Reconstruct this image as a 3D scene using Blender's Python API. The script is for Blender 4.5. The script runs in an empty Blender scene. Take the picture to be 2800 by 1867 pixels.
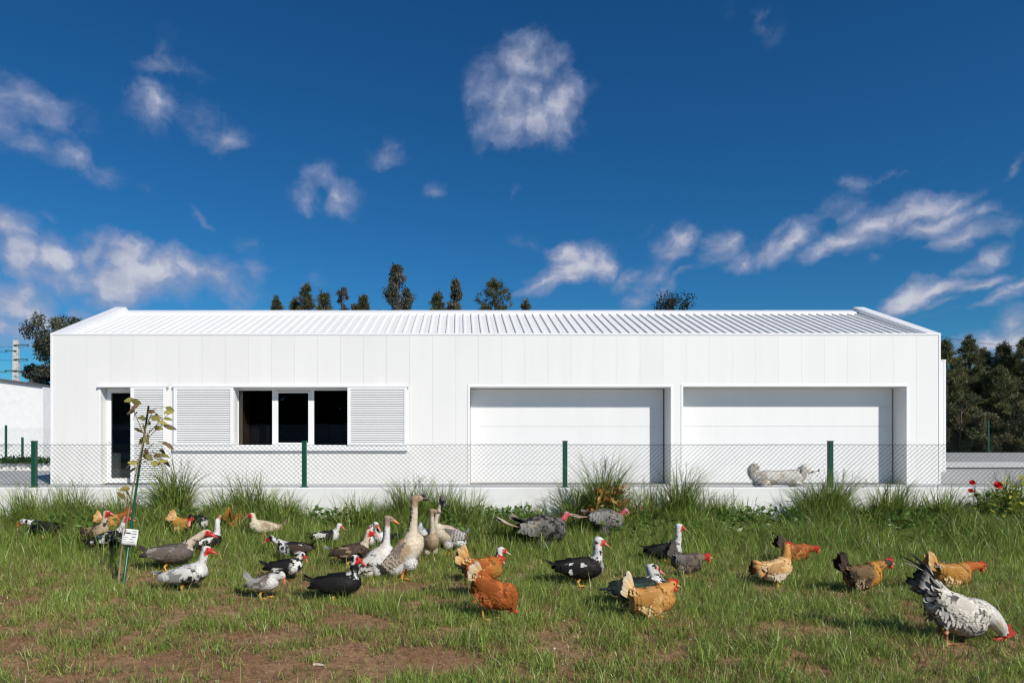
import bpy, bmesh, math, random
import numpy as np
from mathutils import Vector, Matrix, Euler

random.seed(7)
RNG = np.random.default_rng(11)
scene = bpy.context.scene
COL = scene.collection
R = math.radians

# ------------------------------------------------------------------ camera
F = 1867.0            # focal length in photo pixels (2800 wide): a 24 mm shift lens
PX, PY = 1256.0, 1205.0   # principal point (vanishing point of the roof ribs, horizon)
EYE = 1.2
cam_d = bpy.data.cameras.new('camera')
cam_d.sensor_width = 36.0
cam_d.lens = 36.0 * F / 2800.0
cam_d.shift_x = (1400 - PX) / 2800.0
cam_d.shift_y = (PY - 933.5) / 2800.0
cam_d.clip_end = 3000
cam = bpy.data.objects.new('camera', cam_d)
cam.location = (0, 0, EYE)
cam.rotation_euler = (R(90), 0, 0)
COL.objects.link(cam)
scene.camera = cam

# ------------------------------------------------------------------ sky
SUN_TO = Vector((0.41, -0.56, 0.515)).normalized()
SUN_EL = math.asin(SUN_TO.z)
SUN_AZ = math.atan2(SUN_TO.x, SUN_TO.y)

def NT(tree):
    """tiny helper for building node trees"""
    class H: pass
    h = H()
    nodes, links = tree.nodes, tree.links
    def plug(sock, v):
        if isinstance(v, (int, float)):
            sock.default_value = v
        elif isinstance(v, (tuple, list)):
            if len(v) == 3 and sock.type == 'RGBA':
                v = (*v, 1)
            sock.default_value = v
        else:
            links.new(v, sock)
    def math_(op, a, b=None, c=None, clamp=False):
        n = nodes.new('ShaderNodeMath'); n.operation = op; n.use_clamp = clamp
        plug(n.inputs[0], a)
        if b is not None: plug(n.inputs[1], b)
        if c is not None: plug(n.inputs[2], c)
        return n.outputs[0]
    def vmath(op, a, b=None):
        n = nodes.new('ShaderNodeVectorMath'); n.operation = op
        plug(n.inputs[0], a)
        if b is not None: plug(n.inputs[1], b)
        return n.outputs[0]
    def mix(f, a, b, blend='MIX'):
        n = nodes.new('ShaderNodeMix'); n.data_type = 'RGBA'; n.blend_type = blend
        plug(n.inputs[0], f); plug(n.inputs[6], a); plug(n.inputs[7], b)
        return n.outputs[2]
    def ramp(f, pts):
        n = nodes.new('ShaderNodeValToRGB')
        e = n.color_ramp.elements
        while len(e) < len(pts): e.new(0.5)
        for el, (p, c) in zip(e, pts):
            el.position = p; el.color = (*c, 1) if len(c) == 3 else c
        plug(n.inputs[0], f)
        return n.outputs[0]
    def noise(vec, scale, detail=4, rough=0.5, dist=0.0, out=0):
        n = nodes.new('ShaderNodeTexNoise')
        n.inputs['Scale'].default_value = scale
        n.inputs['Detail'].default_value = detail
        n.inputs['Roughness'].default_value = rough
        n.inputs['Distortion'].default_value = dist
        if vec is not None: links.new(vec, n.inputs['Vector'])
        return n.outputs[out]
    def smooth(x, lo, hi):
        n = nodes.new('ShaderNodeMapRange'); n.interpolation_type = 'SMOOTHSTEP'
        plug(n.inputs[0], x); n.inputs[1].default_value = lo; n.inputs[2].default_value = hi
        return n.outputs[0]
    def comb(x, y, z):
        n = nodes.new('ShaderNodeCombineXYZ')
        plug(n.inputs[0], x); plug(n.inputs[1], y); plug(n.inputs[2], z)
        return n.outputs[0]
    def sep(v):
        n = nodes.new('ShaderNodeSeparateXYZ'); links.new(v, n.inputs[0])
        return n.outputs
    h.plug, h.math, h.vmath, h.mix, h.ramp, h.noise, h.smooth, h.comb, h.sep = plug, math_, vmath, mix, ramp, noise, smooth, comb, sep
    h.nodes, h.links = nodes, links
    return h

world = bpy.data.worlds.new('World')
scene.world = world
world.use_nodes = True
wt = world.node_tree
wt.nodes.clear()
h = NT(wt)
tc = wt.nodes.new('ShaderNodeTexCoord')
dx, dy, dz = h.sep(tc.outputs['Generated'])
sky = wt.nodes.new('ShaderNodeTexSky')
sky.sky_type = 'NISHITA'
sky.sun_disc = False
sky.sun_elevation = SUN_EL
sky.sun_rotation = SUN_AZ
sky.altitude = 200
sky.air_density = 1.0
sky.dust_density = 0.2
sky.ozone_density = 3.0
# deep, polarised blue of the whole dome
hsv = wt.nodes.new('ShaderNodeHueSaturation')
hsv.inputs['Saturation'].default_value = 1.2
hsv.inputs['Value'].default_value = 1.0
wt.links.new(sky.outputs[0], hsv.inputs['Color'])
blue = h.mix(1.0, hsv.outputs[0], (0.215, 0.60, 0.80), 'MULTIPLY')
# clouds live in (azimuth, slope) of the sky dome
az = h.math('ARCTAN2', dx, dy)
hor = h.math('SQRT', h.math('ADD', h.math('MULTIPLY', dx, dx), h.math('MULTIPLY', dy, dy)))
elv = h.math('ARCTAN2', dz, hor)
uv = h.comb(az, elv, 0.0)
warp = h.noise(uv, 7.0, 2, 0.5, out=1)
warp = h.vmath('MULTIPLY', h.vmath('SUBTRACT', warp, (0.5, 0.5, 0.5)), (0.075, 0.055, 0.0))
warp2 = h.noise(uv, 30.0, 5, 0.62, out=1)
warp2 = h.vmath('MULTIPLY', h.vmath('SUBTRACT', warp2, (0.5, 0.5, 0.5)), (0.034, 0.026, 0.0))
uvw = h.vmath('ADD', h.vmath('ADD', uv, warp), warp2)
wu, wv, _ = h.sep(uvw)

def dome(px, py):
    a = math.atan((px - PX) / F)
    return a, math.atan((PY - py) / F * math.cos(a))

# (photo px, py, half width, half height, tilt deg (+ rises to the right), strength)
CLOUDS = [
 # the big puff
 (1425, 185, 70, 48, 10, .95), (1480, 185, 60, 48, -20, .85), (1360, 275, 60, 60, 40, .85), (1535, 270, 62, 62, 0, .95), (1440, 325, 95, 50, 0, .85), (1315, 325, 36, 34, 40, .55), (1450, 240, 80, 50, 0, .75), (1545, 340, 36, 36, 0, .5), (1400, 400, 50, 20, 10, .4),
 # upper left veils
 (60, 262, 110, 45, -20, .74), (150, 330, 90, 45, -30, .62), (210, 420, 80, 38, -25, .72), (80, 380, 90, 30, -10, .5), (0, 300, 60, 60, 0, .6),
 (430, 295, 75, 36, 5, .72), (545, 315, 75, 42, -25, .74), (605, 365, 38, 42, -50, .7), (450, 205, 32, 75, -80, .48), (520, 200, 22, 50, 80, .34), (430, 160, 28, 40, 0, .3), (475, 80, 40, 30, 0, .22),
 # long bank low left
 (170, 700, 80, 45, 10, 1.0), (240, 680, 75, 45, 20, 1.0), (350, 690, 80, 50, 0, 1.05), (300, 760, 160, 55, 0, 1.15), (430, 740, 110, 60, -5, 1.05), (540, 745, 85, 50, -10, .95), (620, 770, 70, 40, -15, .85), (380, 660, 60, 30, 0, .8), (330, 815, 90, 22, 0, .8), (640, 815, 40, 35, -50, .66), (720, 760, 42, 35, 0, .55),
 (0, 625, 60, 40, -20, .95), (25, 680, 45, 50, -30, .9), (20, 745, 60, 25, 0, .6),
 (40, 830, 95, 40, -10, 1.15), (110, 860, 75, 32, -25, 1.05), (30, 880, 130, 35, 0, .95), (230, 850, 60, 26, -15, .62), (150, 920, 110, 22, 0, .55),
 # small ones left of the middle
 (840, 530, 45, 32, 50, .72), (905, 480, 50, 26, 10, .62), (945, 525, 36, 40, -60, .72), (905, 450, 14, 22, 60, .45), (1070, 440, 45, 42, -50, .55), (1080, 490, 40, 24, -10, .42), (1180, 548, 22, 26, -50, .4), (1165, 540, 20, 15, 0, .3),
 # bright puff over the roof
 (1545, 700, 42, 26, 10, 1.1), (1610, 695, 55, 30, 15, 1.1), (1560, 735, 80, 26, 14, 1.15), (1640, 715, 36, 34, 40, 1.0), (1475, 770, 55, 14, 18, .9), (1530, 765, 80, 16, 12, .95),
 # ragged group
 (1855, 680, 42, 42, 60, .95), (1880, 660, 30, 30, 0, .9), (1820, 740, 60, 26, 35, .8), (1740, 750, 50, 22, 30, .7), (1890, 745, 50, 12, 5, .6), (1830, 790, 45, 22, 40, .62), (1760, 815, 60, 18, 22, .7), (1960, 690, 42, 26, 50, .68), (1985, 670, 26, 26, 30, .55), (2010, 728, 30, 20, 10, .75),
 # rising streak at the right
 (2090, 690, 50, 26, 25, .9), (2170, 670, 75, 26, 22, 1.05), (2120, 640, 50, 14, 28, .6), (2300, 670, 80, 26, 14, 1.12), (2390, 620, 100, 32, 24, 1.0), (2230, 610, 90, 20, 26, .7), (2340, 580, 50, 22, 40, .62), (2500, 580, 100, 30, 24, .95), (2560, 600, 90, 22, 18, .9), (2600, 540, 75, 26, 36, .72), (2680, 560, 40, 18, 30, .55),
 (2640, 630, 80, 24, 14, .85), (2740, 600, 70, 26, 24, .72), (2690, 690, 55, 22, 35, .78), (2620, 735, 60, 14, 18, .55), (2590, 650, 80, 18, 20, .6),
 (2350, 520, 20, 30, 50, .55), (2410, 480, 60, 14, 36, .58), (2460, 460, 40, 10, 34, .45), (2550, 425, 60, 9, 22, .36), (2760, 450, 36, 12, 34, .45),
 # low right
 (2490, 815, 60, 26, 20, 1.12), (2540, 795, 60, 18, 8, 1.1), (2450, 850, 60, 20, 30, .9), (2640, 785, 80, 14, 16, .85), (2570, 830, 60, 14, 10, .7), (2700, 825, 90, 18, 28, .8), (2760, 780, 60, 20, 24, .8), (2600, 855, 80, 12, 10, .5),
 (2760, 895, 45, 36, 40, 1.1), (2720, 940, 90, 26, 15, 1.0), (2790, 930, 60, 40, 20, 1.1), (2640, 945, 60, 16, 20, .6), (2640, 990, 90, 22, 0, .6),
 # faint wisps
 (2060, 10, 70, 22, -15, .36), (2080, 60, 26, 40, 60, .34), (1980, 12, 50, 14, 0, .28), (580, 600, 50, 9, -42, .4), (395, 505, 16, 34, -70, .34), (860, 775, 26, 26, 40, .5), (700, 660, 40, 34, -50, .4), (1440, 668, 40, 22, -20, .4), (2385, 715, 26, 18, 0, .45), (1780, 605, 26, 12, 30, .34), (1450, 440, 30, 16, 40, .34), (1400, 520, 22, 18, 60, .4), (2800, 715, 40, 26, 20, .6), (185, 620, 20, 22, -60, .4), (110, 590, 40, 10, 10, .3),
]
total = None
for (px, py, hw, hh, tilt, s) in CLOUDS:
    a, e = dome(px, py)
    k = math.cos(a) ** 2 / F
    mp = wt.nodes.new('ShaderNodeMapping'); mp.vector_type = 'TEXTURE'
    mp.inputs['Location'].default_value = (a, e, 0)
    mp.inputs['Rotation'].default_value = (0, 0, R(tilt))
    mp.inputs['Scale'].default_value = (hw * k * 2.35, hh * math.cos(a) / F * 2.35, 1)
    wt.links.new(uvw, mp.inputs['Vector'])
    gr = wt.nodes.new('ShaderNodeTexGradient'); gr.gradient_type = 'SPHERICAL'
    wt.links.new(mp.outputs[0], gr.inputs[0])
    b = h.math('MULTIPLY', gr.outputs['Fac'], s)
    total = b if total is None else h.math('SMOOTH_MAX', total, b, 0.08)
# the rest of the dome carries the same kind of scattered cloud
big = h.noise(h.vmath('MULTIPLY', tc.outputs['Generated'], (1, 1, 2.2)), 3.2, 3, 0.5)
side = h.smooth(h.math('ABSOLUTE', az), 0.72, 0.95)
rest = h.math('MULTIPLY', h.math('MULTIPLY', h.smooth(big, 0.52, 0.72), side), 1.0)
total = h.math('MAXIMUM', total, rest)
fl = h.noise(h.vmath('MULTIPLY', uvw, (1.0, 1.3, 1.0)), 15.0, 10, 0.57)
dens = h.math('ADD', total, h.math('MULTIPLY', h.math('SUBTRACT', fl, 0.5), 1.9))
gate = h.smooth(total, 0.06, 0.40)
alpha = h.math('MULTIPLY', h.smooth(dens, 0.18, 1.0), gate)
thick = h.smooth(dens, 0.55, 1.25)
# self shading: density a little towards the sun against here
fl2 = h.noise(h.vmath('ADD', h.vmath('MULTIPLY', uvw, (1.0, 1.3, 1.0)), (0.010, 0.018, 0.0)), 15.0, 5, 0.58)
rel = h.smooth(h.math('SUBTRACT', fl, fl2), -0.10, 0.10)
ccol = h.mix(thick, (0.27, 0.325, 0.51), (0.64, 0.645, 0.71))
ccol = h.mix(h.math('MULTIPLY', h.math('SUBTRACT', 1.0, rel), 0.40), ccol, (0.36, 0.38, 0.49))
CLOUD_GAIN = 1.0
bg1 = wt.nodes.new('ShaderNodeBackground'); bg1.inputs[1].default_value = 0.095
wt.links.new(blue, bg1.inputs[0])
bg2 = wt.nodes.new('ShaderNodeBackground'); bg2.inputs[1].default_value = CLOUD_GAIN
wt.links.new(ccol, bg2.inputs[0])
mx = wt.nodes.new('ShaderNodeMixShader')
up = h.smooth(dz, -0.02, 0.01)
wt.links.new(h.math('MULTIPLY', h.math('MULTIPLY', alpha, 0.86), up), mx.inputs[0])
wt.links.new(bg1.outputs[0], mx.inputs[1]); wt.links.new(bg2.outputs[0], mx.inputs[2])
wo = wt.nodes.new('ShaderNodeOutputWorld')
wt.links.new(mx.outputs[0], wo.inputs[0])
world.cycles.sampling_method = 'MANUAL'
world.cycles.sample_map_resolution = 512

# ------------------------------------------------------------------ sun
sun_d = bpy.data.lights.new('sun', 'SUN')
sun_d.energy = 4.4
sun_d.angle = R(0.53)
sun_d.color = (1.0, 0.95, 0.87)
sun = bpy.data.objects.new('sun', sun_d)
sun.rotation_euler = (-SUN_TO).to_track_quat('-Z', 'Y').to_euler()
sun.location = (10, -15, 20)
COL.objects.link(sun)

vs = scene.view_settings
vs.view_transform = 'Standard'; vs.look = 'None'; vs.exposure = 0.0; vs.gamma = 1.0
vs.use_curve_mapping = False
cy = scene.cycles
cy.max_bounces = 6; cy.diffuse_bounces = 3; cy.glossy_bounces = 3; cy.transmission_bounces = 4
cy.transparent_max_bounces = 8
cy.use_denoising = True
cy.denoiser = 'OPENIMAGEDENOISE'
cy.denoising_prefilter = 'ACCURATE'
cy.filter_width = 1.25
scene.render.film_transparent = False

# ------------------------------------------------------------------ general helpers
def tag(o, label=None, cat=None, group=None, kind=None):
    if label: o['label'] = label
    if cat: o['category'] = cat
    if group: o['group'] = group
    if kind: o['kind'] = kind
    return o

def empty(name, loc=(0, 0, 0), rz=0.0, parent=None):
    o = bpy.data.objects.new(name, None)
    o.empty_display_size = 0.1
    o.location = loc; o.rotation_euler = (0, 0, rz)
    COL.objects.link(o)
    if parent: o.parent = parent
    return o

def link(name, me, mat=None, parent=None, loc=None):
    o = bpy.data.objects.new(name, me)
    COL.objects.link(o)
    if mat is not None and not me.materials: me.materials.append(mat)
    if parent: o.parent = parent
    if loc is not None: o.location = loc
    return o

def np_mesh(name, verts, faces_flat, counts, cols=None, smooth=False):
    """verts Nx3, faces_flat int array, counts per-face vertex counts, cols Nx3 per vertex"""
    me = bpy.data.meshes.new(name)
    verts = np.asarray(verts, np.float32)
    faces_flat = np.asarray(faces_flat, np.int32).ravel()
    counts = np.asarray(counts, np.int32)
    me.vertices.add(len(verts)); me.vertices.foreach_set('co', verts.ravel())
    me.loops.add(len(faces_flat)); me.loops.foreach_set('vertex_index', faces_flat)
    me.polygons.add(len(counts))
    st = np.zeros(len(counts), np.int32); st[1:] = np.cumsum(counts)[:-1]
    me.polygons.foreach_set('loop_start', st)
    me.polygons.foreach_set('loop_total', counts)
    if smooth: me.polygons.foreach_set('use_smooth', np.ones(len(counts), bool))
    if cols is not None:
        a = me.attributes.new('Col', 'FLOAT_COLOR', 'POINT')
        c4 = np.ones((len(verts), 4), np.float32); c4[:, :3] = cols
        a.data.foreach_set('color', c4.ravel())
    me.update(calc_edges=True); me.validate()
    return me

class MB:
    """collects boxes, prisms, tubes into one mesh"""
    def __init__(s): s.v = []; s.f = []; s.c = []; s.sm = []; s.col = (1, 1, 1)
    def add(s, vs, fs, smooth=False, col=None):
        o = len(s.v)
        s.v += [tuple(p) for p in vs]
        s.c += [col or s.col] * len(vs)
        for f in fs: s.f.append([i + o for i in f]); s.sm.append(smooth)
        return s
    def box(s, x0, x1, y0, y1, z0, z1, col=None):
        vs = [(x, y, z) for x in (x0, x1) for y in (y0, y1) for z in (z0, z1)]
        return s.add(vs, [(0, 1, 3, 2), (4, 6, 7, 5), (0, 4, 5, 1), (2, 3, 7, 6), (0, 2, 6, 4), (1, 5, 7, 3)], col=col)
    def bbox(s, x0, x1, y0, y1, z0, z1, b=0.004, col=None):
        """box with chamfered edges along all three axes (a rounded block)"""
        vs = []; 
        for x in (0, 1):
            for y in (0, 1):
                for z in (0, 1):
                    X, Y, Z = (x0, x1)[x], (y0, y1)[y], (z0, z1)[z]
                    sx, sy, sz = (b, -b)[x], (b, -b)[y], (b, -b)[z]
                    vs += [(X, Y + sy, Z + sz), (X + sx, Y, Z + sz), (X + sx, Y + sy, Z)]
        bm = bmesh.new()
        for p in vs: bm.verts.new(p)
        r = bmesh.ops.convex_hull(bm, input=bm.verts)
        bm.verts.index_update()
        out = ([v.co[:] for v in bm.verts], [[v.index for v in f.verts] for f in bm.faces])
        bm.free()
        return s.add(out[0], out[1], col=col)
    def prism(s, poly, axis, a, b, col=None):
        """poly: list of 2d points, extruded along axis ('x','y','z') from a to b"""
        def P(p, t):
            return {'x': (t, p[0], p[1]), 'y': (p[0], t, p[1]), 'z': (p[0], p[1], t)}[axis]
        n = len(poly)
        vs = [P(p, a) for p in poly] + [P(p, b) for p in poly]
        fs = [list(range(n)), list(range(2 * n - 1, n - 1, -1))] + [(i, i + n, (i + 1) % n + n, (i + 1) % n) for i in range(n)]
        return s.add(vs, fs, col=col)
    def tube(s, pts, rad, seg=8, col=None, cap=True):
        pts = [Vector(p) for p in pts]; n = len(pts)
        rad = [rad] * n if isinstance(rad, (int, float)) else rad
        vs = []; fs = []
        t0 = (pts[1] - pts[0]).normalized()
        ref = Vector((0, 0, 1)) if abs(t0.z) < 0.9 else Vector((1, 0, 0))
        for i in range(n):
            t = (pts[min(i + 1, n - 1)] - pts[max(i - 1, 0)]).normalized()
            a = t.cross(ref).normalized(); b = t.cross(a)
            for k in range(seg):
                th = 2 * math.pi * k / seg
                vs.append(pts[i] + (a * math.cos(th) + b * math.sin(th)) * rad[i])
        for i in range(n - 1):
            for k in range(seg):
                fs.append((i * seg + k, i * seg + (k + 1) % seg, (i + 1) * seg + (k + 1) % seg, (i + 1) * seg + k))
        if cap:
            fs.append(list(range(seg))); fs.append(list(range((n - 1) * seg, n * seg))[::-1])
        return s.add(vs, fs, True, col)
    def ball(s, c, r, seg=10, rings=7, col=None):
        r = (r, r, r) if isinstance(r, (int, float)) else r
        vs = [(c[0], c[1], c[2] - r[2])]; fs = []
        for i in range(1, rings):
            th = math.pi * i / rings
            for k in range(seg):
                ph = 2 * math.pi * k / seg
                vs.append((c[0] + r[0] * math.sin(th) * math.cos(ph), c[1] + r[1] * math.sin(th) * math.sin(ph), c[2] - r[2] * math.cos(th)))
        vs.append((c[0], c[1], c[2] + r[2])); L = len(vs) - 1
        for k in range(seg):
            fs.append((0, 1 + (k + 1) % seg, 1 + k))
            fs.append((L, L - seg + k, L - seg + (k + 1) % seg))
        for i in range(rings - 2):
            for k in range(seg):
                a = 1 + i * seg + k; b = 1 + i * seg + (k + 1) % seg
                fs.append((a, b, b + seg, a + seg))
        return s.add(vs, fs, True, col)
    def mesh(s, name):
        me = bpy.data.meshes.new(name)
        me.from_pydata([tuple(v) for v in s.v], [], s.f)
        me.polygons.foreach_set('use_smooth', s.sm)
        a = me.attributes.new('Col', 'FLOAT_COLOR', 'POINT')
        c4 = np.ones((len(s.v), 4), np.float32); c4[:, :3] = np.array(s.c, np.float32)
        a.data.foreach_set('color', c4.ravel())
        me.validate(); me.update()
        return me
    def build(s, name, mat, parent=None, loc=None):
        return link(name, s.mesh(name), mat, parent, loc)

# numpy value noise -------------------------------------------------
def _hash(i, j, k, seed):
    n = (i * 374761393 + j * 668265263 + k * 2147483647 + seed * 1274126177) & 0xffffffff
    n = ((n ^ (n >> 13)) * 1274126177) & 0xffffffff
    n = (n ^ (n >> 16)) & 0xffff
    return n / 65535.0
def vnoise(x, y, z=0.0, seed=0):
    x, y, z = np.broadcast_arrays(np.asarray(x, float), np.asarray(y, float), np.asarray(z, float))
    i, j, k = np.floor(x).astype(np.int64), np.floor(y).astype(np.int64), np.floor(z).astype(np.int64)
    fx, fy, fz = x - i, y - j, z - k
    fx, fy, fz = [t * t * (3 - 2 * t) for t in (fx, fy, fz)]
    r = 0
    for a in (0, 1):
        for b in (0, 1):
            for c in (0, 1):
                w = (fx if a else 1 - fx) * (fy if b else 1 - fy) * (fz if c else 1 - fz)
                r = r + w * _hash(i + a, j + b, k + c, seed)
    return r
def fbm(x, y, z=0.0, seed=0, oct=4):
    r = 0; a = 0.5; t = 0
    for o in range(oct):
        r = r + a * vnoise(np.asarray(x) * 2 ** o, np.asarray(y) * 2 ** o, np.asarray(z) * 2 ** o, seed + o * 17)
        t += a; a *= 0.5
    return r / t
def sstep(x, a, b):
    t = np.clip((np.asarray(x, float) - a) / (b - a), 0, 1)
    return t * t * (3 - 2 * t)

# ------------------------------------------------------------------ materials
def new_mat(name):
    m = bpy.data.materials.new(name); m.use_nodes = True
    t = m.node_tree; t.nodes.clear()
    hh = NT(t)
    out = t.nodes.new('ShaderNodeOutputMaterial')
    b = t.nodes.new('ShaderNodeBsdfPrincipled')
    t.links.new(b.outputs[0], out.inputs[0])
    return m, hh, b, out
def obj_co(hh):
    return hh.nodes.new('ShaderNodeTexCoord').outputs['Object']
def world_co(hh):
    return hh.nodes.new('ShaderNodeNewGeometry').outputs['Position']
def bump(hh, b, height, strength, dist):
    n = hh.nodes.new('ShaderNodeBump')
    n.inputs['Strength'].default_value = strength; n.inputs['Distance'].default_value = dist
    hh.links.new(height, n.inputs['Height']); hh.links.new(n.outputs[0], b.inputs['Normal'])

def plain(name, col, rough=0.5, metal=0.0, vary=0.08, vscale=6.0, bumps=0.0, bscale=60, spec=0.5):
    m, hh, b, out = new_mat(name)
    p = world_co(hh)
    n = hh.noise(p, vscale, 5, 0.6)
    f = hh.math('MULTIPLY_ADD', n, vary * 2, 1 - vary)
    c = hh.mix(1.0, col, hh.comb(f, f, f), 'MULTIPLY')
    hh.links.new(c, b.inputs['Base Color'])
    b.inputs['Roughness'].default_value = rough; b.inputs['Metallic'].default_value = metal
    b.inputs['Specular IOR Level'].default_value = spec
    if bumps: bump(hh, b, hh.noise(p, bscale, 4, 0.6), bumps, 0.01)
    return m

def attr_mat(name, rough=0.6, spec=0.3, transl=0.0, sheen=0.0, vary=0.0, vscale=80):
    m, hh, b, out = new_mat(name)
    a = hh.nodes.new('ShaderNodeAttribute'); a.attribute_name = 'Col'
    c = a.outputs['Color']
    if vary:
        n = hh.noise(obj_co(hh), vscale, 4, 0.65)
        f = hh.math('MULTIPLY_ADD', n, vary * 2, 1 - vary)
        c = hh.mix(1.0, c, hh.comb(f, f, f), 'MULTIPLY')
    hh.links.new(c, b.inputs['Base Color'])
    b.inputs['Roughness'].default_value = rough
    b.inputs['Specular IOR Level'].default_value = spec
    if sheen: b.inputs['Sheen Weight'].default_value = sheen
    if transl:
        t = hh.nodes.new('ShaderNodeBsdfTranslucent'); hh.links.new(c, t.inputs[0])
        mxs = hh.nodes.new('ShaderNodeMixShader'); mxs.inputs[0].default_value = transl
        hh.links.new(b.outputs[0], mxs.inputs[1]); hh.links.new(t.outputs[0], mxs.inputs[2])
        hh.links.new(mxs.outputs[0], out.inputs[0])
    return m

# white coated metal of the facade: faint soiling, very slight oil-canning
def coated(name, col, rough=0.42, streak=0.05):
    m, hh, b, out = new_mat(name)
    p = world_co(hh)
    n1 = hh.noise(hh.vmath('MULTIPLY', p, (2.2, 2.2, 0.25)), 1.0, 5, 0.6)
    n2 = hh.noise(p, 0.7, 3, 0.5)
    f = hh.math('ADD', hh.math('MULTIPLY_ADD', n1, streak * 2, 1 - streak), hh.math('MULTIPLY_ADD', n2, 0.05, -0.025))
    inf = hh.nodes.new('ShaderNodeObjectInfo')
    f = hh.math('MULTIPLY', f, hh.math('MULTIPLY_ADD', inf.outputs['Random'], 0.03, 0.985))
    hh.links.new(hh.mix(1.0, col, hh.comb(f, f, f), 'MULTIPLY'), b.inputs['Base Color'])
    b.inputs['Roughness'].default_value = rough
    bump(hh, b, hh.noise(hh.vmath('MULTIPLY', p, (1.6, 1.6, 0.5)), 1.0, 2, 0.5), 0.06, 0.05)
    return m

M = {}
M['panel'] = coated('panel_white', (0.80, 0.785, 0.755))
M['trim'] = coated('trim_white', (0.85, 0.85, 0.84), 0.35, 0.02)
M['garage'] = coated('garage_white', (0.775, 0.77, 0.755), 0.45)
M['soffit'] = coated('soffit_white', (0.74, 0.72, 0.66), 0.5)
M['roof'] = coated('roof_white', (0.77, 0.76, 0.74), 0.6, 0.05)
M['joint'] = plain('joint_grey', (0.62, 0.62, 0.61), 0.8)
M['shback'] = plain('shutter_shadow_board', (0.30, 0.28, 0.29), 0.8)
M['black'] = plain('black_rubber', (0.008, 0.008, 0.009), 0.7)
M['greenpost'] = plain('green_paint', (0.0065, 0.075, 0.045), 0.35, vary=0.12, vscale=9)
M['wire'] = plain('green_wire', (0.010, 0.022, 0.018), 0.8, vary=0.05, spec=0.1)
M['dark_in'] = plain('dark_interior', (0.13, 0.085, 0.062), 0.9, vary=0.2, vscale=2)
M['grey_in'] = plain('grey_interior', (0.62, 0.62, 0.61), 0.8)
M['blackgloss'] = plain('black_gloss', (0.01, 0.01, 0.01), 0.15)
M['wood_in'] = plain('interior_wood', (0.42, 0.20, 0.06), 0.5, vary=0.15, vscale=12)
M['chrome'] = plain('chrome', (0.55, 0.55, 0.56), 0.2, metal=1.0, vary=0.0)
M['concrete'] = plain('pole_concrete', (0.60, 0.58, 0.54), 0.85, vary=0.12, vscale=4, bumps=0.3)
M['roofing'] = plain('dark_roof_sheet', (0.10, 0.10, 0.105), 0.7, vary=0.2, vscale=4)
M['bird'] = attr_mat('bird_body', 0.7, 0.12, vary=0.14, vscale=90)
M['feather'] = attr_mat('feather', 0.6, 0.18, vary=0.10, vscale=140)
M['skin'] = attr_mat('bare_skin', 0.42, 0.45, vary=0.16, vscale=160)
M['eye'] = plain('eye_black', (0.006, 0.005, 0.005), 0.08, vary=0)
M['grass'] = attr_mat('grass_blade', 0.38, 0.5, transl=0.36)
M['leaf'] = attr_mat('tree_leaf', 0.5, 0.3, transl=0.28)
M['bark'] = plain('bark', (0.10, 0.07, 0.05), 0.9, vary=0.35, vscale=9, bumps=0.6, bscale=30)
M['hair'] = attr_mat('dog_hair', 0.75, 0.15, sheen=0.2, vary=0.1)
M['paper'] = plain('paper', (0.78, 0.78, 0.77), 0.7, vary=0.05, vscale=30)
M['ink'] = plain('ink', (0.03, 0.03, 0.035), 0.7)
M['stone'] = attr_mat('pebble', 0.8, 0.3, vary=0.15)
M['straw'] = attr_mat('straw', 0.7, 0.2, transl=0.1)

def plaster_mat():
    m, hh, b, out = new_mat('white_plaster')
    p = world_co(hh)
    n = hh.noise(p, 3.0, 6, 0.65)
    st = hh.noise(hh.vmath('MULTIPLY', p, (5, 5, 0.7)), 1.0, 5, 0.7)
    c = hh.mix(hh.smooth(n, 0.35, 0.75), (0.83, 0.825, 0.81), (0.76, 0.75, 0.725))
    c = hh.mix(hh.math('MULTIPLY', hh.smooth(st, 0.60, 0.78), 0.35), c, (0.52, 0.50, 0.45))
    x, y, z = hh.sep(p)
    splash = hh.math('MULTIPLY', hh.smooth(z, 0.30, 0.05), hh.smooth(hh.noise(p, 9, 4, 0.7), 0.4, 0.65))
    c = hh.mix(hh.math('MULTIPLY', splash, 0.5), c, (0.40, 0.30, 0.20))
    hh.links.new(c, b.inputs['Base Color']); b.inputs['Roughness'].default_value = 0.85
    bump(hh, b, hh.noise(p, 70, 5, 0.7), 0.25, 0.006)
    return m
M['plaster'] = plaster_mat()

def paving_mat():
    m, hh, b, out = new_mat('yard_concrete')
    p = world_co(hh)
    n = hh.noise(p, 1.2, 6, 0.65); n2 = hh.noise(p, 25, 4, 0.6)
    c = hh.mix(hh.smooth(n, 0.3, 0.7), (0.50, 0.49, 0.47), (0.40, 0.40, 0.39))
    c = hh.mix(hh.math('MULTIPLY', hh.smooth(n2, 0.45, 0.7), 0.25), c, (0.30, 0.29, 0.28))
    hh.links.new(c, b.inputs['Base Color']); b.inputs['Roughness'].default_value = 0.85
    bump(hh, b, n2, 0.2, 0.005)
    return m
M['paving'] = paving_mat()

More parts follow.
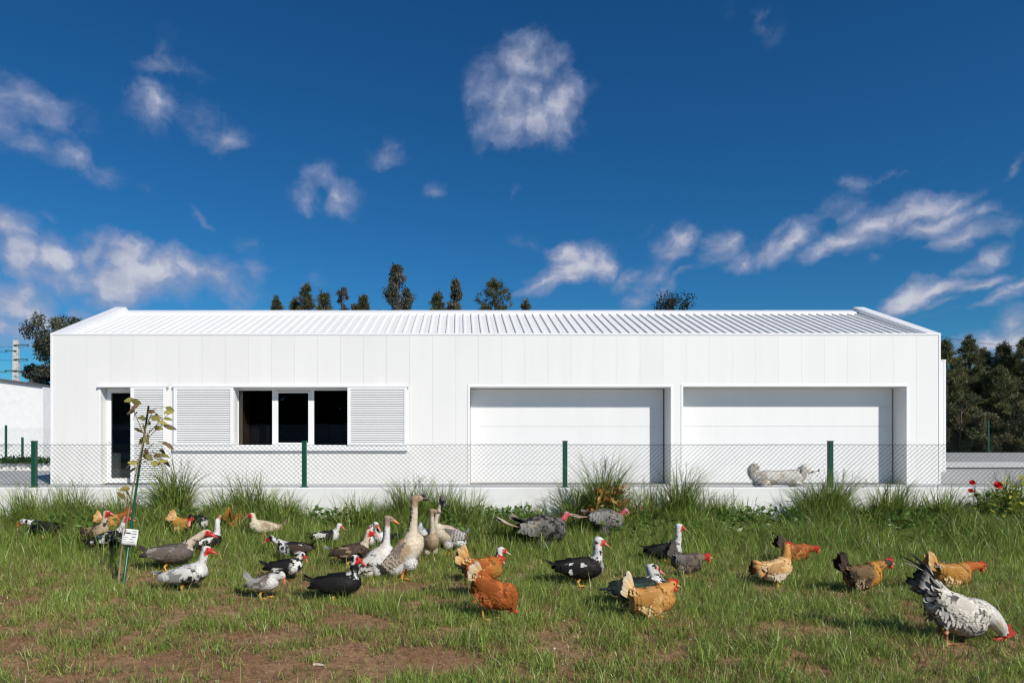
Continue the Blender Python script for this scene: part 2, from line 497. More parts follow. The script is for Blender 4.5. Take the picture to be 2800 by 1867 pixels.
def soil_mat():
    m, hh, b, out = new_mat('soil')
    p = world_co(hh)
    n1 = hh.noise(p, 1.4, 5, 0.6); n2 = hh.noise(p, 16, 6, 0.7); n3 = hh.noise(p, 75, 4, 0.7)
    c = hh.mix(hh.smooth(n1, 0.35, 0.65), (0.310, 0.165, 0.082), (0.450, 0.265, 0.142))
    c = hh.mix(hh.smooth(n2, 0.40, 0.68), c, (0.205, 0.112, 0.060))
    c = hh.mix(hh.math('MULTIPLY', hh.smooth(n3, 0.58, 0.74), 0.7), c, (0.52, 0.38, 0.24))
    hh.links.new(c, b.inputs['Base Color']); b.inputs['Roughness'].default_value = 0.95
    b.inputs['Specular IOR Level'].default_value = 0.1
    hgt = hh.math('ADD', hh.math('MULTIPLY', n2, 0.6), hh.math('MULTIPLY', n3, 0.4))
    bump(hh, b, hgt, 0.9, 0.03)
    return m
M['soil'] = soil_mat()

def country_mat():
    m, hh, b, out = new_mat('country_ground')
    p = world_co(hh)
    n1 = hh.noise(p, 0.5, 6, 0.65); n2 = hh.noise(p, 9, 5, 0.7)
    c = hh.mix(hh.smooth(n1, 0.35, 0.62), (0.055, 0.085, 0.022), (0.13, 0.085, 0.05))
    c = hh.mix(hh.smooth(n2, 0.5, 0.7), c, (0.035, 0.055, 0.015))
    hh.links.new(c, b.inputs['Base Color']); b.inputs['Roughness'].default_value = 0.95
    bump(hh, b, n2, 0.8, 0.05)
    return m
M['country'] = country_mat()

def glass_mat(name, tint=(0.55, 0.57, 0.58), refl=0.09):
    m = bpy.data.materials.new(name); m.use_nodes = True
    t = m.node_tree; t.nodes.clear(); hh = NT(t)
    out = t.nodes.new('ShaderNodeOutputMaterial')
    tr = t.nodes.new('ShaderNodeBsdfTransparent'); tr.inputs[0].default_value = (*tint, 1)
    g = t.nodes.new('ShaderNodeBsdfGlossy'); g.inputs['Roughness'].default_value = 0.005
    fac = refl
    mxs = t.nodes.new('ShaderNodeMixShader')
    mxs.inputs[0].default_value = fac; t.links.new(tr.outputs[0], mxs.inputs[1]); t.links.new(g.outputs[0], mxs.inputs[2])
    t.links.new(mxs.outputs[0], out.inputs[0])
    return m
M['glass'] = glass_mat('window_glass')

# ------------------------------------------------------------------ photo <-> place
def P(px, py, Y):
    """the point of the place that stands Y metres away and shows at that photo pixel"""
    return Vector(((px - PX) / F * Y, Y, EYE - (py - PY) / F * Y))
FENCE_Y = 8.32
FACADE_Y = 18.67

def terrain(x, y):
    x = np.asarray(x, float); y = np.asarray(y, float)
    z = 0.05 * (fbm(x * 0.7 + 5, y * 0.7, 0, 3, 3) - 0.5) + 0.028 * (fbm(x * 4, y * 4, 0, 9, 3) - 0.5)
    z = z + 0.15 * sstep(y, 6.7, 8.2)
    return z
def on_ground(px, py):
    """ground point of the field that shows at a photo pixel"""
    Y = EYE * F / (py - PY)
    for _ in range(12):
        X = (px - PX) / F * Y
        Y = min((EYE - float(terrain(X, Y))) * F / (py - PY), FENCE_Y - 0.12)
    X = (px - PX) / F * Y
    return X, Y, float(terrain(X, Y))

# ================================================================== SETTING
# far ground: one sheet to the horizon
mb = MB(); mb.box(-900, 900, -400, 1500, -1.2, -0.12)
tag(mb.build('ground', M['country']), kind='structure')
# field in front of the low wall: finely modelled earth
nx, ny = 330, 150
xs = np.linspace(-11, 12, nx); ys = np.linspace(-2.0, FENCE_Y + 0.02, ny)
gx, gy = np.meshgrid(xs, ys)
gz = terrain(gx, gy)
idx = np.arange(nx * ny).reshape(ny, nx)
q = np.stack([idx[:-1, :-1], idx[:-1, 1:], idx[1:, 1:], idx[1:, :-1]], -1).reshape(-1, 4)
me = np_mesh('field_soil', np.stack([gx.ravel(), gy.ravel(), gz.ravel()], 1), q, np.full(len(q), 4), smooth=True)
tag(link('field_soil', me, M['soil']), kind='structure')
# paved yard round the building
mb = MB(); mb.box(-34, 36, FENCE_Y + 0.19, 44, -0.10, 0.0)
tag(mb.build('yard_paving', M['paving']), kind='structure')

# ------------------------------------------------------------------ low wall with the chain-link fence
WALL_TOP = EYE - (1333 - PY) / F * FENCE_Y
wall = empty('low_wall', (0, FENCE_Y, 0))
tag(wall, 'low white rendered wall behind the grass carrying the chain link fence', 'wall')
seams = [P(x, 1400, FENCE_Y).x for x in (-900, -60, 640, 1255, 2005, 2480, 3100, 3700)]
for a, b in zip(seams[:-1], seams[1:]):
    mb = MB(); mb.bbox(a + 0.0012, b - 0.0012, 0.0, 0.18, -0.3, WALL_TOP, 0.008)
    mb.build('wall_section', M['plaster'], wall)

def chain_link(x0, x1, z0, z1, half, step, rad):
    n = int((x1 - x0) / half); m = int(round((z1 - z0) / step))
    i = np.arange(n)[:, None]; k = np.arange(m + 1)[None, :]
    par = (i + k) % 2
    X = x0 + (i + par) * half * 1.0
    Z = np.broadcast_to(z0 + k * (z1 - z0) / m, X.shape)
    jit = 0.0022 * (RNG.random(X.shape) - 0.5)
    sag = 0.004 * np.sin(X * 2.1) * (k / m)
    Yc = np.where(par == 0, -rad, rad) * 0.9
    C = np.stack([X + jit, np.broadcast_to(Yc, X.shape), Z + sag + jit * 0.6], -1)
    offs = np.array([[rad, 0, 0], [-0.5 * rad, 0.87 * rad, 0.3 * rad], [-0.5 * rad, -0.87 * rad, -0.3 * rad]])
    V = (C[:, :, None, :] + offs[None, None]).reshape(-1, 3)
    base = (np.arange(n)[:, None] * (m + 1) + np.arange(m)[None, :]) * 3
    fs = []
    for s in range(3):
        a = base + s; b = base + (s + 1) % 3
        fs.append(np.stack([a, b, b + 3, a + 3], -1).reshape(-1, 4))
    fs = np.concatenate(fs)
    return np_mesh('chain_link_mesh', V, fs, np.full(len(fs), 4))

fence = empty('chain_link_fence', (0, FENCE_Y + 0.09, 0))
tag(fence, 'green chain link fence with four posts on top of the low white wall', 'fence')
zt = EYE - (1213 - PY) / F * FENCE_Y; zb = WALL_TOP + 0.004
link('wire_mesh', chain_link(-7.5, 9.0, zb, zt, 0.0300, 0.0286, 0.0024), M['wire'], fence)
for z in (zt - 0.012, zb + 0.035):
    mb = MB(); mb.tube([(x, 0.0045, z + 0.002 * math.sin(x * 1.7)) for x in np.linspace(-7.5, 9, 60)], 0.0017, 5)
    mb.build('line_wire', M['wire'], fence)
post_top = EYE - (1206 - PY) / F * FENCE_Y
mb = MB()
mb.bbox(-0.027, 0.027, -0.020, 0.034, WALL_TOP, post_top, 0.004)
pm = mb.mesh('post'); pm.materials.append(M['greenpost'])
mb = MB(); mb.bbox(-0.031, 0.031, -0.024, 0.038, post_top - 0.006, post_top + 0.006, 0.003)
pcm = mb.mesh('post_cap'); pcm.materials.append(M['greenpost'])
mb = MB(); mb.bbox(-0.05, 0.05, -0.035, 0.05, WALL_TOP - 0.001, WALL_TOP + 0.006, 0.002)
for s in (-1, 1): mb.ball((s * 0.04, 0.0, WALL_TOP + 0.008), (0.006, 0.006, 0.005), 6, 4)
pbm = mb.mesh('base_plate'); pbm.materials.append(M['greenpost'])
for px in (-640, 93, 832, 1545, 2271, 2990):
    o = link('post', pm, None, fence, (P(px, 1300, FENCE_Y + 0.09).x, 0, 0))
    link('post_cap', pcm, None, o); link('base_plate', pbm, None, o)

# ------------------------------------------------------------------ the white building
def fx(px): return (px - PX) / F * FACADE_Y
def fz(py): return EYE - (py - PY) / F * FACADE_Y
bld = empty('farm_building', (0, FACADE_Y, 0))
tag(bld, 'long low white metal clad farm building with ribbed pitched roof', 'building')
XL, XR = fx(138), fx(2572)
ZE = fz(911)
DEEP = 0.56           # depth of the garage recess
HALF = 3.55           # front of facade to the ridge
SLOPE = (5.36 - 4.05) / (HALF - 0.15)
door = (fx(275), fx(372), 0.02, fz(1058.5))
win = (fx(641), fx(950), fz(1217), fz(1059))
bay1 = (fx(1285), fx(1833.5), 0.0, fz(1058))
bay2 = (fx(1868), fx(2478), 0.0, fz(1056.5))
OPEN = [door, win, bay1, bay2]

def cut_wall(mb, a, b, z0, z1, y0, y1):
    """wall strip a..b with the openings left out, as boxes that share no face"""
    cuts = sorted({a, b} | {x for o in OPEN for x in o[:2] if a < x < b})
    for p, q in zip(cuts[:-1], cuts[1:]):
        m = (p + q) / 2
        zs = [(z0, z1)]
        for o in OPEN:
            if o[0] < m < o[1]:
                zs = [(s, e) for (u, w) in zs for (s, e) in ((u, min(w, o[2])), (max(u, o[3]), w)) if e - s > 0.03]
        for s, e in zs: mb.box(p, q, y0, y1, s, e)

seam = fx(2506); pitch = 63.0 * FACADE_Y / F
edges = [XL + 0.06]
k = int((seam - XL) / pitch)
edges += [seam - i * pitch for i in range(k, -1, -1) if seam - i * pitch > XL + 0.2]
edges += [XR - 0.06]
for a, b in zip(edges[:-1], edges[1:]):
    mb = MB(); cut_wall(mb, a + 0.0013, b - 0.0013, 0.06, ZE - 0.05, 0.0, 0.05)
    lo = MB(); hi = MB()
    below = any(o[2] > .5 and o[0] < a + 0.01 and b - 0.01 < o[1] for o in OPEN)
    for i in range(0, len(mb.v), 8):
        tgt = lo if below and mb.v[i][2] < 0.5 else hi
        x_, y_, z_ = zip(*mb.v[i:i + 8]); tgt.box(min(x_), max(x_), min(y_), max(y_), min(z_), max(z_))
    for t_ in (lo, hi):
        if t_.v: t_.build('facade_panel', M['panel'], bld)
mb = MB(); cut_wall(mb, XL + 0.08, XR - 0.08, 0.0, ZE - 0.06, 0.053, 0.12)
mb.build('inner_wall', M['joint'], bld)
mb = MB()
for o in [(XL, door[0]), (door[1], bay1[0]), (bay1[1], bay2[0]), (bay2[1], XR)]:
    mb.box(o[0] + 0.005, o[1] - 0.005, -0.006, 0.05, 0.0, 0.056)
mb.build('base_trim', M['trim'], bld)
# corner trims
for x0, x1 in ((XL, XL + 0.058), (XR - 0.058, XR)):
    mb = MB(); mb.bbox(x0, x1, -0.012, 0.10, 0.0, ZE - 0.002, 0.006); mb.build('corner_trim', M['trim'], bld)
# eave flashing
mb = MB(); mb.prism([(-0.016, ZE - 0.049), (-0.016, ZE), (0.16, ZE + 0.004), (0.16, ZE - 0.02), (0.0, ZE - 0.049)], 'x', XL + 0.001, XR - 0.001)
mb.build('eave_flashing', M['trim'], bld)
# gable walls, back wall
ZR = 4.05 + SLOPE * (HALF - 0.15)
YB = 2 * HALF
for x0, x1 in ((XL + 0.004, XL + 0.10), (XR - 0.10, XR - 0.004)):
    mb = MB(); mb.prism([(0.11, 0), (YB, 0), (YB, 4.0), (HALF, ZR - 0.04), (0.11, 4.0)], 'x', x0, x1)
    mb.build('gable_wall', M['panel'], bld)
mb = MB(); mb.box(XL + 0.11, XR - 0.11, YB - 0.1, YB, 0, 4.0); mb.build('back_wall', M['panel'], bld)
# roof sheets: metre-wide ribbed panels
def roof_sheet(x0, x1, sign):
    mb = MB()
    n = max(1, int(round((x1 - x0) / 0.248))); w = (x1 - x0) / n
    prof = []
    for i in range(n):
        b = x0 + i * w
        prof += [(b, 0.0), (b + w * 0.40, 0.0), (b + w * 0.47, 0.045), (b + w * 0.61, 0.045), (b + w * 0.68, 0.0)]
    prof.append((x1, 0.0))
    def pt(x, dz, t):
        y = 0.15 + t * (HALF - 0.15)
        if sign < 0: y = YB - y
        return (x, y, 4.05 + SLOPE * (HALF - 0.15) * t + dz)
    m = len(prof)
    vs = [pt(x, d, 0) for x, d in prof] + [pt(x, d, 1) for x, d in prof] + [pt(x, -0.05, 0) for x, d in (prof[0], prof[-1])] + [pt(x, -0.05, 1) for x, d in (prof[0], prof[-1])]
    fs = [(i, i + 1, i + 1 + m, i + m) for i in range(m - 1)]
    fs += [(2 * m, 2 * m + 2, 2 * m + 3, 2 * m + 1), (0, m, 2 * m + 2, 2 * m), (m - 1, 2 * m + 1, 2 * m + 3, 2 * m - 1)]
    fs.append(list(range(m))[::-1] + [2 * m, 2 * m + 1])
    mb.add(vs, fs)
    return mb
xa, xb = XL + 0.335, XR - 0.335
nsh = 24
for s in (1, -1):
    for i in range(nsh):
        a = xa + (xb - xa) * i / nsh; b = xa + (xb - xa) * (i + 1) / nsh
        roof_sheet(a + 0.002, b - 0.002, s).build('roof_sheet', M['roof'], bld)
for i in range(8):
    a = xa + (xb - xa) * i / 8; b = xa + (xb - xa) * (i + 1) / 8
    dz = 0.003 * (i % 2)
    mb = MB(); mb.prism([(HALF - 0.30, ZR - 0.130 + dz), (HALF - 0.295, ZR - 0.035 + dz), (HALF, ZR + 0.085 + dz), (HALF + 0.295, ZR - 0.04 + dz), (HALF + 0.30, ZR - 0.06 + dz), (HALF, ZR + 0.05 + dz)], 'x', a - 0.001 * (i % 2), b + 0.001 * (i % 2))
    mb.build('ridge_cap', M['trim'], bld)
# raised verge parapets
for x0, x1 in ((XL - 0.004, XL + 0.33), (XR - 0.33, XR + 0.004)):
    mb = MB()
    zt_ = ZR + 0.19
    mb.prism([(0.02, ZE + 0.006), (HALF, zt_), (2 * HALF - 0.02, ZE + 0.006), (2 * HALF - 0.02, 3.98), (HALF, ZR - 0.055), (0.17, 3.98)], 'x', x0, x1)
    mb.build('verge_parapet', M['trim'], bld)

# openings: trims, reveals
def opening_trim(o, name, w=0.06, sides='LRT', depth=0.3, floor=False):
    x0, x1, z0, z1 = o
    if 'T' in sides:
        mb = MB(); mb.bbox(x0 - w, x1 + w, -0.014, 0.048, z1, z1 + w, 0.004); mb.build('head_trim', M['trim'], bld)
    zb_ = z0 if z0 < 0.5 else z0
    if 'L' in sides:
        mb = MB(); mb.bbox(x0 - w, x0 - 0.001, -0.013, 0.047, zb_, z1 - 0.001, 0.004); mb.build('jamb_trim', M['trim'], bld)
    if 'R' in sides:
        mb = MB(); mb.bbox(x1 + 0.001, x1 + w, -0.013, 0.047, zb_, z1 - 0.001, 0.004); mb.build('jamb_trim', M['trim'], bld)
    # reveals
    for a, b in ((x0 - 0.03, x0 + 0.001), (x1 - 0.001, x1 + 0.03)):
        mb = MB(); mb.box(a, b, 0.003, depth, z0, z1 + 0.001); mb.build('reveal', M['panel'], bld)
    mb = MB(); mb.box(x0 + 0.002, x1 - 0.002, 0.004, depth, z1 - 0.004, z1 + 0.03); mb.build('soffit', M['soffit'], bld)
    if z0 > 0.5:
        mb = MB(); mb.box(x0 + 0.002, x1 - 0.002, 0.004, depth, z0 - 0.03, z0 + 0.004); mb.build('window_ledge', M['trim'], bld)

for o in (bay1, bay2):
    opening_trim(o, 'bay', 0.062, 'LRT', DEEP + 0.10)
    x0, x1, z0, z1 = o
    mb = MB(); mb.box(x0 - 0.1, x1 + 0.1, DEEP + 0.10, DEEP + 0.16, 0.0, z1 + 0.1); mb.build('bay_gap_shade', M['black'], bld)  # black sheet painted in for the shade in the gap beside the door
    gd = empty('garage_door', (0, 0, 0), 0, bld)
    n = 5; zlo = 0.022; zhi = z1 - 0.012
    for i in range(n):
        a = zlo + (zhi - zlo) * i / n; b = zlo + (zhi - zlo) * (i + 1) / n
        mb = MB(); mb.bbox(x0 + 0.022, x1 - 0.034, DEEP, DEEP + 0.045, a + 0.0015, b - 0.0015, 0.004)
        mb.build('door_section', M['garage'], gd)
    mb = MB(); mb.box(x0 + 0.03, x1 - 0.04, DEEP + 0.047, DEEP + 0.06, zlo, zhi); mb.build('door_core', M['joint'], gd)
    mb = MB(); mb.box(x0 + 0.005, x1 - 0.005, 0.06, DEEP + 0.09, -0.05, 0.012); mb.build('threshold', M['paving'], bld)
    mb = MB(); mb.bbox(x0 + 0.022, x1 - 0.034, DEEP - 0.002, DEEP + 0.04, 0.013, 0.024, 0.002); mb.build('rubber_seal', M['black'], gd)

# glazed kitchen door
REC = 0.28
opening_trim(door, 'door', 0.06, 'LT', REC + 0.08)
dr = empty('glass_door', (0, 0, 0), 0, bld)
x0, x1, z0, z1 = door
gx0, gz0, gz1 = fx(303), fz(1314), fz(1074)
def frame(parent, x0, x1, z0, z1, w, y0, y1, name='window_frame', mat=None, wt=None, wb=None):
    wt = wt or w; wb = wb or w
    mat = mat or M['trim']
    for n_, (a, b, c, d) in (('l', (x0, x0 + w, z0, z1)), ('r', (x1 - w, x1, z0, z1)), ('t', (x0 + w, x1 - w, z1 - wt, z1)), ('b', (x0 + w, x1 - w, z0, z0 + wb))):
        mb = MB(); mb.bbox(a, b, y0, y1, c, d, 0.004); mb.build(name, mat, parent)
frame(dr, x0 + 0.012, x1 - 0.005, 0.03, z1 - 0.012, 0.05, REC, REC + 0.07, 'door_frame')
frame(dr, x0 + 0.062, x1 - 0.05, 0.075, z1 - 0.06, 0.075, REC + 0.01, REC + 0.062, 'door_leaf', wb=0.09)
mb = MB(); mb.box(x0 + 0.13, x1 - 0.12, REC + 0.030, REC + 0.036, 0.16, z1 - 0.13); mb.build('glass_pane', M['glass'], dr)
mb = MB(); mb.tube([(x0 + 0.16, REC - 0.035, fz(1207.5)), (x0 + 0.105, REC - 0.045, fz(1207.5)), (x0 + 0.10, REC - 0.03, fz(1207.5)), (x0 + 0.10, REC + 0.01, fz(1207.5))], 0.010, 8)
mb.build('door_handle', M['trim'], dr)
# strip window of three lights
opening_trim(win, 'window', 0.05, '', REC + 0.10)
ws = empty('strip_window', (0, 0, 0), 0, bld)
w0, w1, wz0, wz1 = win
yf = REC + 0.02
PB = 1.015     # the glass plane lies a little behind the facade plane
def wx(px): return (px - PX) / F * (FACADE_Y + yf)
def wz(py): return EYE - (py - PY) / F * (FACADE_Y + yf)
for (a, b, zt2, zb2, fr_) in ((649, 744, 1067.6, 1216, 0.0), (760, 843, 1074, 1210.5, 0.06), (859, 949.6, 1067.6, 1216, 0.0)):
    lg = empty('window_light', (0, 0, 0), 0, ws)
    mb = MB(); mb.box(wx(a), wx(b), yf + 0.035, yf + 0.041, wz(zb2), wz(zt2)); mb.build('glass_pane', M['glass'], lg)
    if fr_:
        frame(lg, wx(a) - 0.055, wx(b) + 0.055, wz(zb2) - 0.05, wz(zt2) + 0.055, 0.056, yf - 0.012, yf + 0.05, 'sash_frame')
    else:
        frame(lg, wx(a) - 0.006, wx(b) + 0.006, wz(zb2) - 0.006, wz(zt2) + 0.006, 0.010, yf + 0.012, yf + 0.05, 'glazing_bead', M['black'])
for (a, b) in ((w0 + 0.01, wx(649) - 0.002), (wx(744) + 0.002, wx(760) - 0.057), (wx(843) + 0.057, wx(859) - 0.002)):
    mb = MB(); mb.bbox(a, b, yf - 0.004, yf + 0.07, wz0 + 0.005, wz1 - 0.01, 0.004); mb.build('mullion', M['trim'], ws)
mb = MB(); mb.bbox(w0 + 0.01, w1, yf - 0.002, yf + 0.07, wz(1067.6) + 0.003, wz1 - 0.005, 0.004); mb.build('head_frame', M['trim'], ws)
mb = MB(); mb.bbox(w0 + 0.01, w1, yf - 0.003, yf + 0.07, wz0 + 0.005, wz(1216) - 0.003, 0.004); mb.build('sill_frame', M['trim'], ws)
# rooms behind the glass
def room(name, x0, x1, y0, y1, z0, z1, mat):
    mb = MB(); t = 0.05
    mb.box(x0 - t, x0, y0, y1, z0, z1); mb.box(x1, x1 + t, y0, y1, z0, z1)
    mb.box(x0, x1, y1, y1 + t, z0, z1); mb.box(x0, x1, y0, y1, z1, z1 + t)
    fl0_ = MB(); fl0_.box(x0, x1, y0, y1, z0 - t, z0); fl0_.build('room_floor', M['grey_in'], bld)
    return mb.build(name, mat, bld)
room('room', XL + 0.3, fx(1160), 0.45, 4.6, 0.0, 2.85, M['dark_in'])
mb = MB(); mb.box(XL + 0.4, fx(560), 1.66, 1.72, 1.52, 2.83); mb.build('kitchen_wall', M['grey_in'], bld)
mb = MB(); mb.box(XL + 0.4, fx(560), 1.67, 1.73, 0.9, 1.518); mb.build('backsplash', M['blackgloss'], bld)
mb = MB(); mb.bbox(fx(200), fx(560), 1.03, 1.665, 0.86, 0.90, 0.004); mb.build('worktop', M['blackgloss'], bld)
for i in range(4):
    mb = MB(); a = -9.86 + i * 0.62; mb.bbox(a + 0.004, a + 0.616, 1.06, 1.08, 0.1, 0.85, 0.003); mb.build('cabinet_door', M['grey_in'], bld)
mb = MB(); mb.bbox(fx(230), -9.862, 1.05, 1.6, 0.05, 0.855, 0.003); mb.build('cabinet_end_sunlit', M['trim'], bld)  # white end panel: the sun patch on it is put into the colour
tx = fx(318)
mb = MB(); mb.tube([(tx - 0.12, 1.45, 0.9), (tx - 0.12, 1.45, 1.28), (tx - 0.10, 1.45, 1.38), (tx - 0.02, 1.45, 1.43), (tx + 0.07, 1.45, 1.40), (tx + 0.11, 1.45, 1.30), (tx + 0.11, 1.45, 1.12)], 0.014, 8)
mb.build('faucet', M['chrome'], bld)
mb = MB(); mb.bbox(wx(650), wx(656), yf + 0.2, yf + 0.9, 0.3, 2.8, 0.004); mb.build('wooden_door_edge', M['wood_in'], bld)
mb = MB(); mb.bbox(wx(652), wx(715), 1.1, 1.14, 0.8, 1.62, 0.01); mb.build('wooden_board', plain('brown_board', (0.10, 0.055, 0.03), 0.6), bld)

# sliding louvre shutters and their rails
def shutter(x0, x1, z0, z1, fw, n, lab):
    s = empty('sliding_shutter', (0, 0, 0), 0, bld)
    s['label'] = lab
    y0, y1 = -0.075, -0.035
    frame(s, x0, x1, z0, z1, fw, y0, y1, 'shutter_frame', wt=0.055, wb=0.06)
    a, b = z0 + 0.062, z1 - 0.057
    st = (b - a) / n
    mb = MB()
    t = 0.0045
    mb.prism([(y0 + 0.004, 0.0), (y0 + 0.004 + t, -t * .6), (y1 - 0.012, st * 0.52), (y1 - 0.012 - t, st * 0.52 + t * .6)], 'x', x0 + fw + 0.001, x1 - fw - 0.001)
    sm = mb.mesh('slat'); sm.materials.append(M['trim'])
    for i in range(n):
        link('slat', sm, None, s, (0, 0, a + st * i + 0.004))
    mb = MB(); mb.box(x0 + fw * .5, x1 - fw * .5, y1 - 0.003 + 0.005, y1 + 0.007, z0 + 0.03, z1 - 0.03); mb.build('shutter_shade_board', M['shback'], s)  # added dark board: its colour stands for the shade between the slats
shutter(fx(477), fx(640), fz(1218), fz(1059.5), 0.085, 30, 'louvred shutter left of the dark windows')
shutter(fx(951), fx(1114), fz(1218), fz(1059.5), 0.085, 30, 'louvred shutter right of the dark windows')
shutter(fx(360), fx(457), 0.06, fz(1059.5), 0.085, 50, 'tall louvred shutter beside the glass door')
for (a, b) in ((268, 461), (474, 1116)):
    mb = MB(); mb.bbox(fx(a), fx(b), -0.085, -0.002, fz(1059), fz(1054.5), 0.004); mb.build('shutter_rail', M['trim'], bld)
    mb = MB(); mb.box(fx(b), fx(b) + 0.012, -0.09, -0.003, fz(1061), fz(1053.5)); mb.build('rail_end_cap', M['joint'], bld)
mb = MB(); mb.bbox(fx(474), fx(1116), -0.10, -0.002, fz(1232), fz(1219), 0.006); mb.build('window_sill', M['trim'], bld)

# rear wing seen past the right corner
wing = empty('rear_wing', (0, 26.5, 0)); tag(wing, 'lower white wing set back behind the right corner of the building', 'building')
wy = 26.5
x1 = (2585 - PX) / F * wy; zt3 = EYE - (983 - PY) / F * wy
mb = MB(); mb.bbox(XR - 4, x1, 0, 6, -0.02, zt3 - 0.05, 0.01); mb.build('wing_wall', M['panel'], wing)
mb = MB(); mb.bbox(XR - 4.02, x1 + 0.02, -0.02, 6.02, zt3 - 0.05, zt3, 0.01); mb.build('roof_edge', M['trim'], wing)
mb = MB(); mb.bbox(x1 - 0.06, x1 + 0.015, -0.015, 0.06, 0.0, zt3 - 0.051, 0.006); mb.build('corner_trim', M['trim'], wing)

# ------------------------------------------------------------------ boundary walls far right and left
def back_fence(name, label, y, xa_, xb_, base, top, posts, cell):
    f = empty(name, (0, y, 0)); tag(f, label, 'fence')
    link('wire_mesh', chain_link(xa_, xb_, base, top, cell, cell, 0.0022), M['wire'], f)
    for px, ptop in posts:
        mb = MB(); x = (px - PX) / F * y
        mb.bbox(x - 0.035, x + 0.035, -0.05, 0.02, base - 0.3, ptop, 0.006); mb.build('post', M['greenpost'], f)
YRW = 38.0
rw = empty('boundary_wall', (0, YRW, 0)); tag(rw, 'low grey concrete boundary wall in front of the pine trees', 'wall')
zt4 = EYE - (1237 - PY) / F * YRW
xw0 = XR + 2
for i in range(5):
    mb = MB(); mb.bbox(xw0 + i * 5.0 + 0.004, xw0 + i * 5.0 + 4.996, 0, 0.3, -0.1, zt4, 0.01)
    mb.build('wall_section', plain('grey_concrete', (0.26, 0.26, 0.265), 0.85, vary=0.15, vscale=2) if i == 0 else bpy.data.materials['grey_concrete'], rw)
mb = MB(); mb.box(xw0 - 2, 45, 29.2, 30.6, 0.0, 0.02)
tag(mb.build('gravel_strip', plain('gravel_dark', (0.085, 0.08, 0.078), 0.95, vary=0.5, vscale=14, bumps=1.0, bscale=20)), kind='structure')
mb = MB(); mb.box(xw0 - 2, 45, 31.2, YRW - 0.01, 0.0, 0.03)
tag(mb.build('pale_path', M['plaster']), kind='structure')
back_fence('boundary_fence', 'green wire fence standing on the grey boundary wall at the right', YRW + 0.15, xw0, 36, zt4, EYE + (PY - 1155) / F * YRW, ((2702, EYE + (PY - 1150) / F * YRW), (2950, EYE + (PY - 1150) / F * YRW)), 0.06)

YLW = 27.6
lw = empty('boundary_wall', (0, YLW, 0)); tag(lw, 'low white boundary wall left of the farm building', 'wall')
zt5 = EYE - (1264 - PY) / F * YLW
for i in range(3):
    b = (150 - PX) / F * YLW - i * 6.0
    mb = MB(); mb.bbox(b - 5.996, b, 0, 0.2, -0.1, zt5, 0.01); mb.build('wall_section', M['plaster'], lw)
back_fence('boundary_fence', 'green wire fence standing on the white boundary wall at the left', YLW + 0.1, -28, (150 - PX) / F * YLW, zt5, EYE + (PY - 1170) / F * YLW,
           ((17, EYE + (PY - 1162) / F * YLW), (62, EYE + (PY - 1195) / F * YLW), (-160, EYE + (PY - 1162) / F * YLW)), 0.05)
# neighbour's white shed
YS = 36.0
sh = empty('white_shed', (0, YS, 0)); tag(sh, 'plain white neighbouring shed with thin dark roof at the left edge', 'building')
xs1 = (118 - PX) / F * YS
zs1 = EYE + (PY - 1056) / F * YS; zs0 = EYE + (PY - 1043) / F * YS + 0.35
mb = MB(); mb.prism([(xs1 - 9, 0), (xs1, 0), (xs1, zs1), (xs1 - 9, zs0 + 0.6)], 'y', 0, 7); mb.build('shed_wall', M['plaster'], sh)
mb = MB(); mb.prism([(xs1 - 9.2, zs0 + 0.61), (xs1 + 0.04, zs1 + 0.01), (xs1 + 0.04, zs1 + 0.10), (xs1 - 9.2, zs0 + 0.72)], 'y', -0.15, 7.1); mb.build('shed_roof', M['roofing'], sh)
mb = MB(); mb.bbox(xs1 - 2.4, xs1 - 1.6, -0.02, 0.02, 0.9, 1.05, 0.005); mb.build('wall_vent', M['joint'], sh)

# power pole with cross arms
YP = 48.0
pole = empty('power_pole', ((44 - PX) / F * YP, YP, 0)); tag(pole, 'pale concrete power pole with green cross arms behind the shed', 'pole')
ptz = EYE + (PY - 930) / F * YP
mb = MB()
s = 1.0
w_b, w_t = 0.30, 0.17
for sx in (-1, 1):
    mb.add([(sx * w_b, -0.12, 0), (sx * (w_b - 0.11), -0.12, 0), (sx * (w_b - 0.11), 0.12, 0), (sx * w_b, 0.12, 0),
            (sx * w_t, -0.09, ptz), (sx * (w_t - 0.09), -0.09, ptz), (sx * (w_t - 0.09), 0.09, ptz), (sx * w_t, 0.09, ptz)],
           [(0, 1, 2, 3), (4, 7, 6, 5), (0, 4, 5, 1), (1, 5, 6, 2), (2, 6, 7, 3), (3, 7, 4, 0)])
mb.build('pole_shaft', M['concrete'], pole)
mb = MB(); mb.box(-0.15, 0.15, -0.05, 0.05, ptz - 2.3, ptz - 0.01); mb.build('pole_web', M['concrete'], pole)
zz = 0.4
while zz < ptz - 2.4:
    mb = MB(); mb.box(-0.2, 0.2, -0.05, 0.05, zz, zz + 0.16); mb.build('pole_rung', M['concrete'], pole); zz += 0.36
gm = plain('green_metal', (0.05, 0.11, 0.09), 0.5)
arm_pts = []
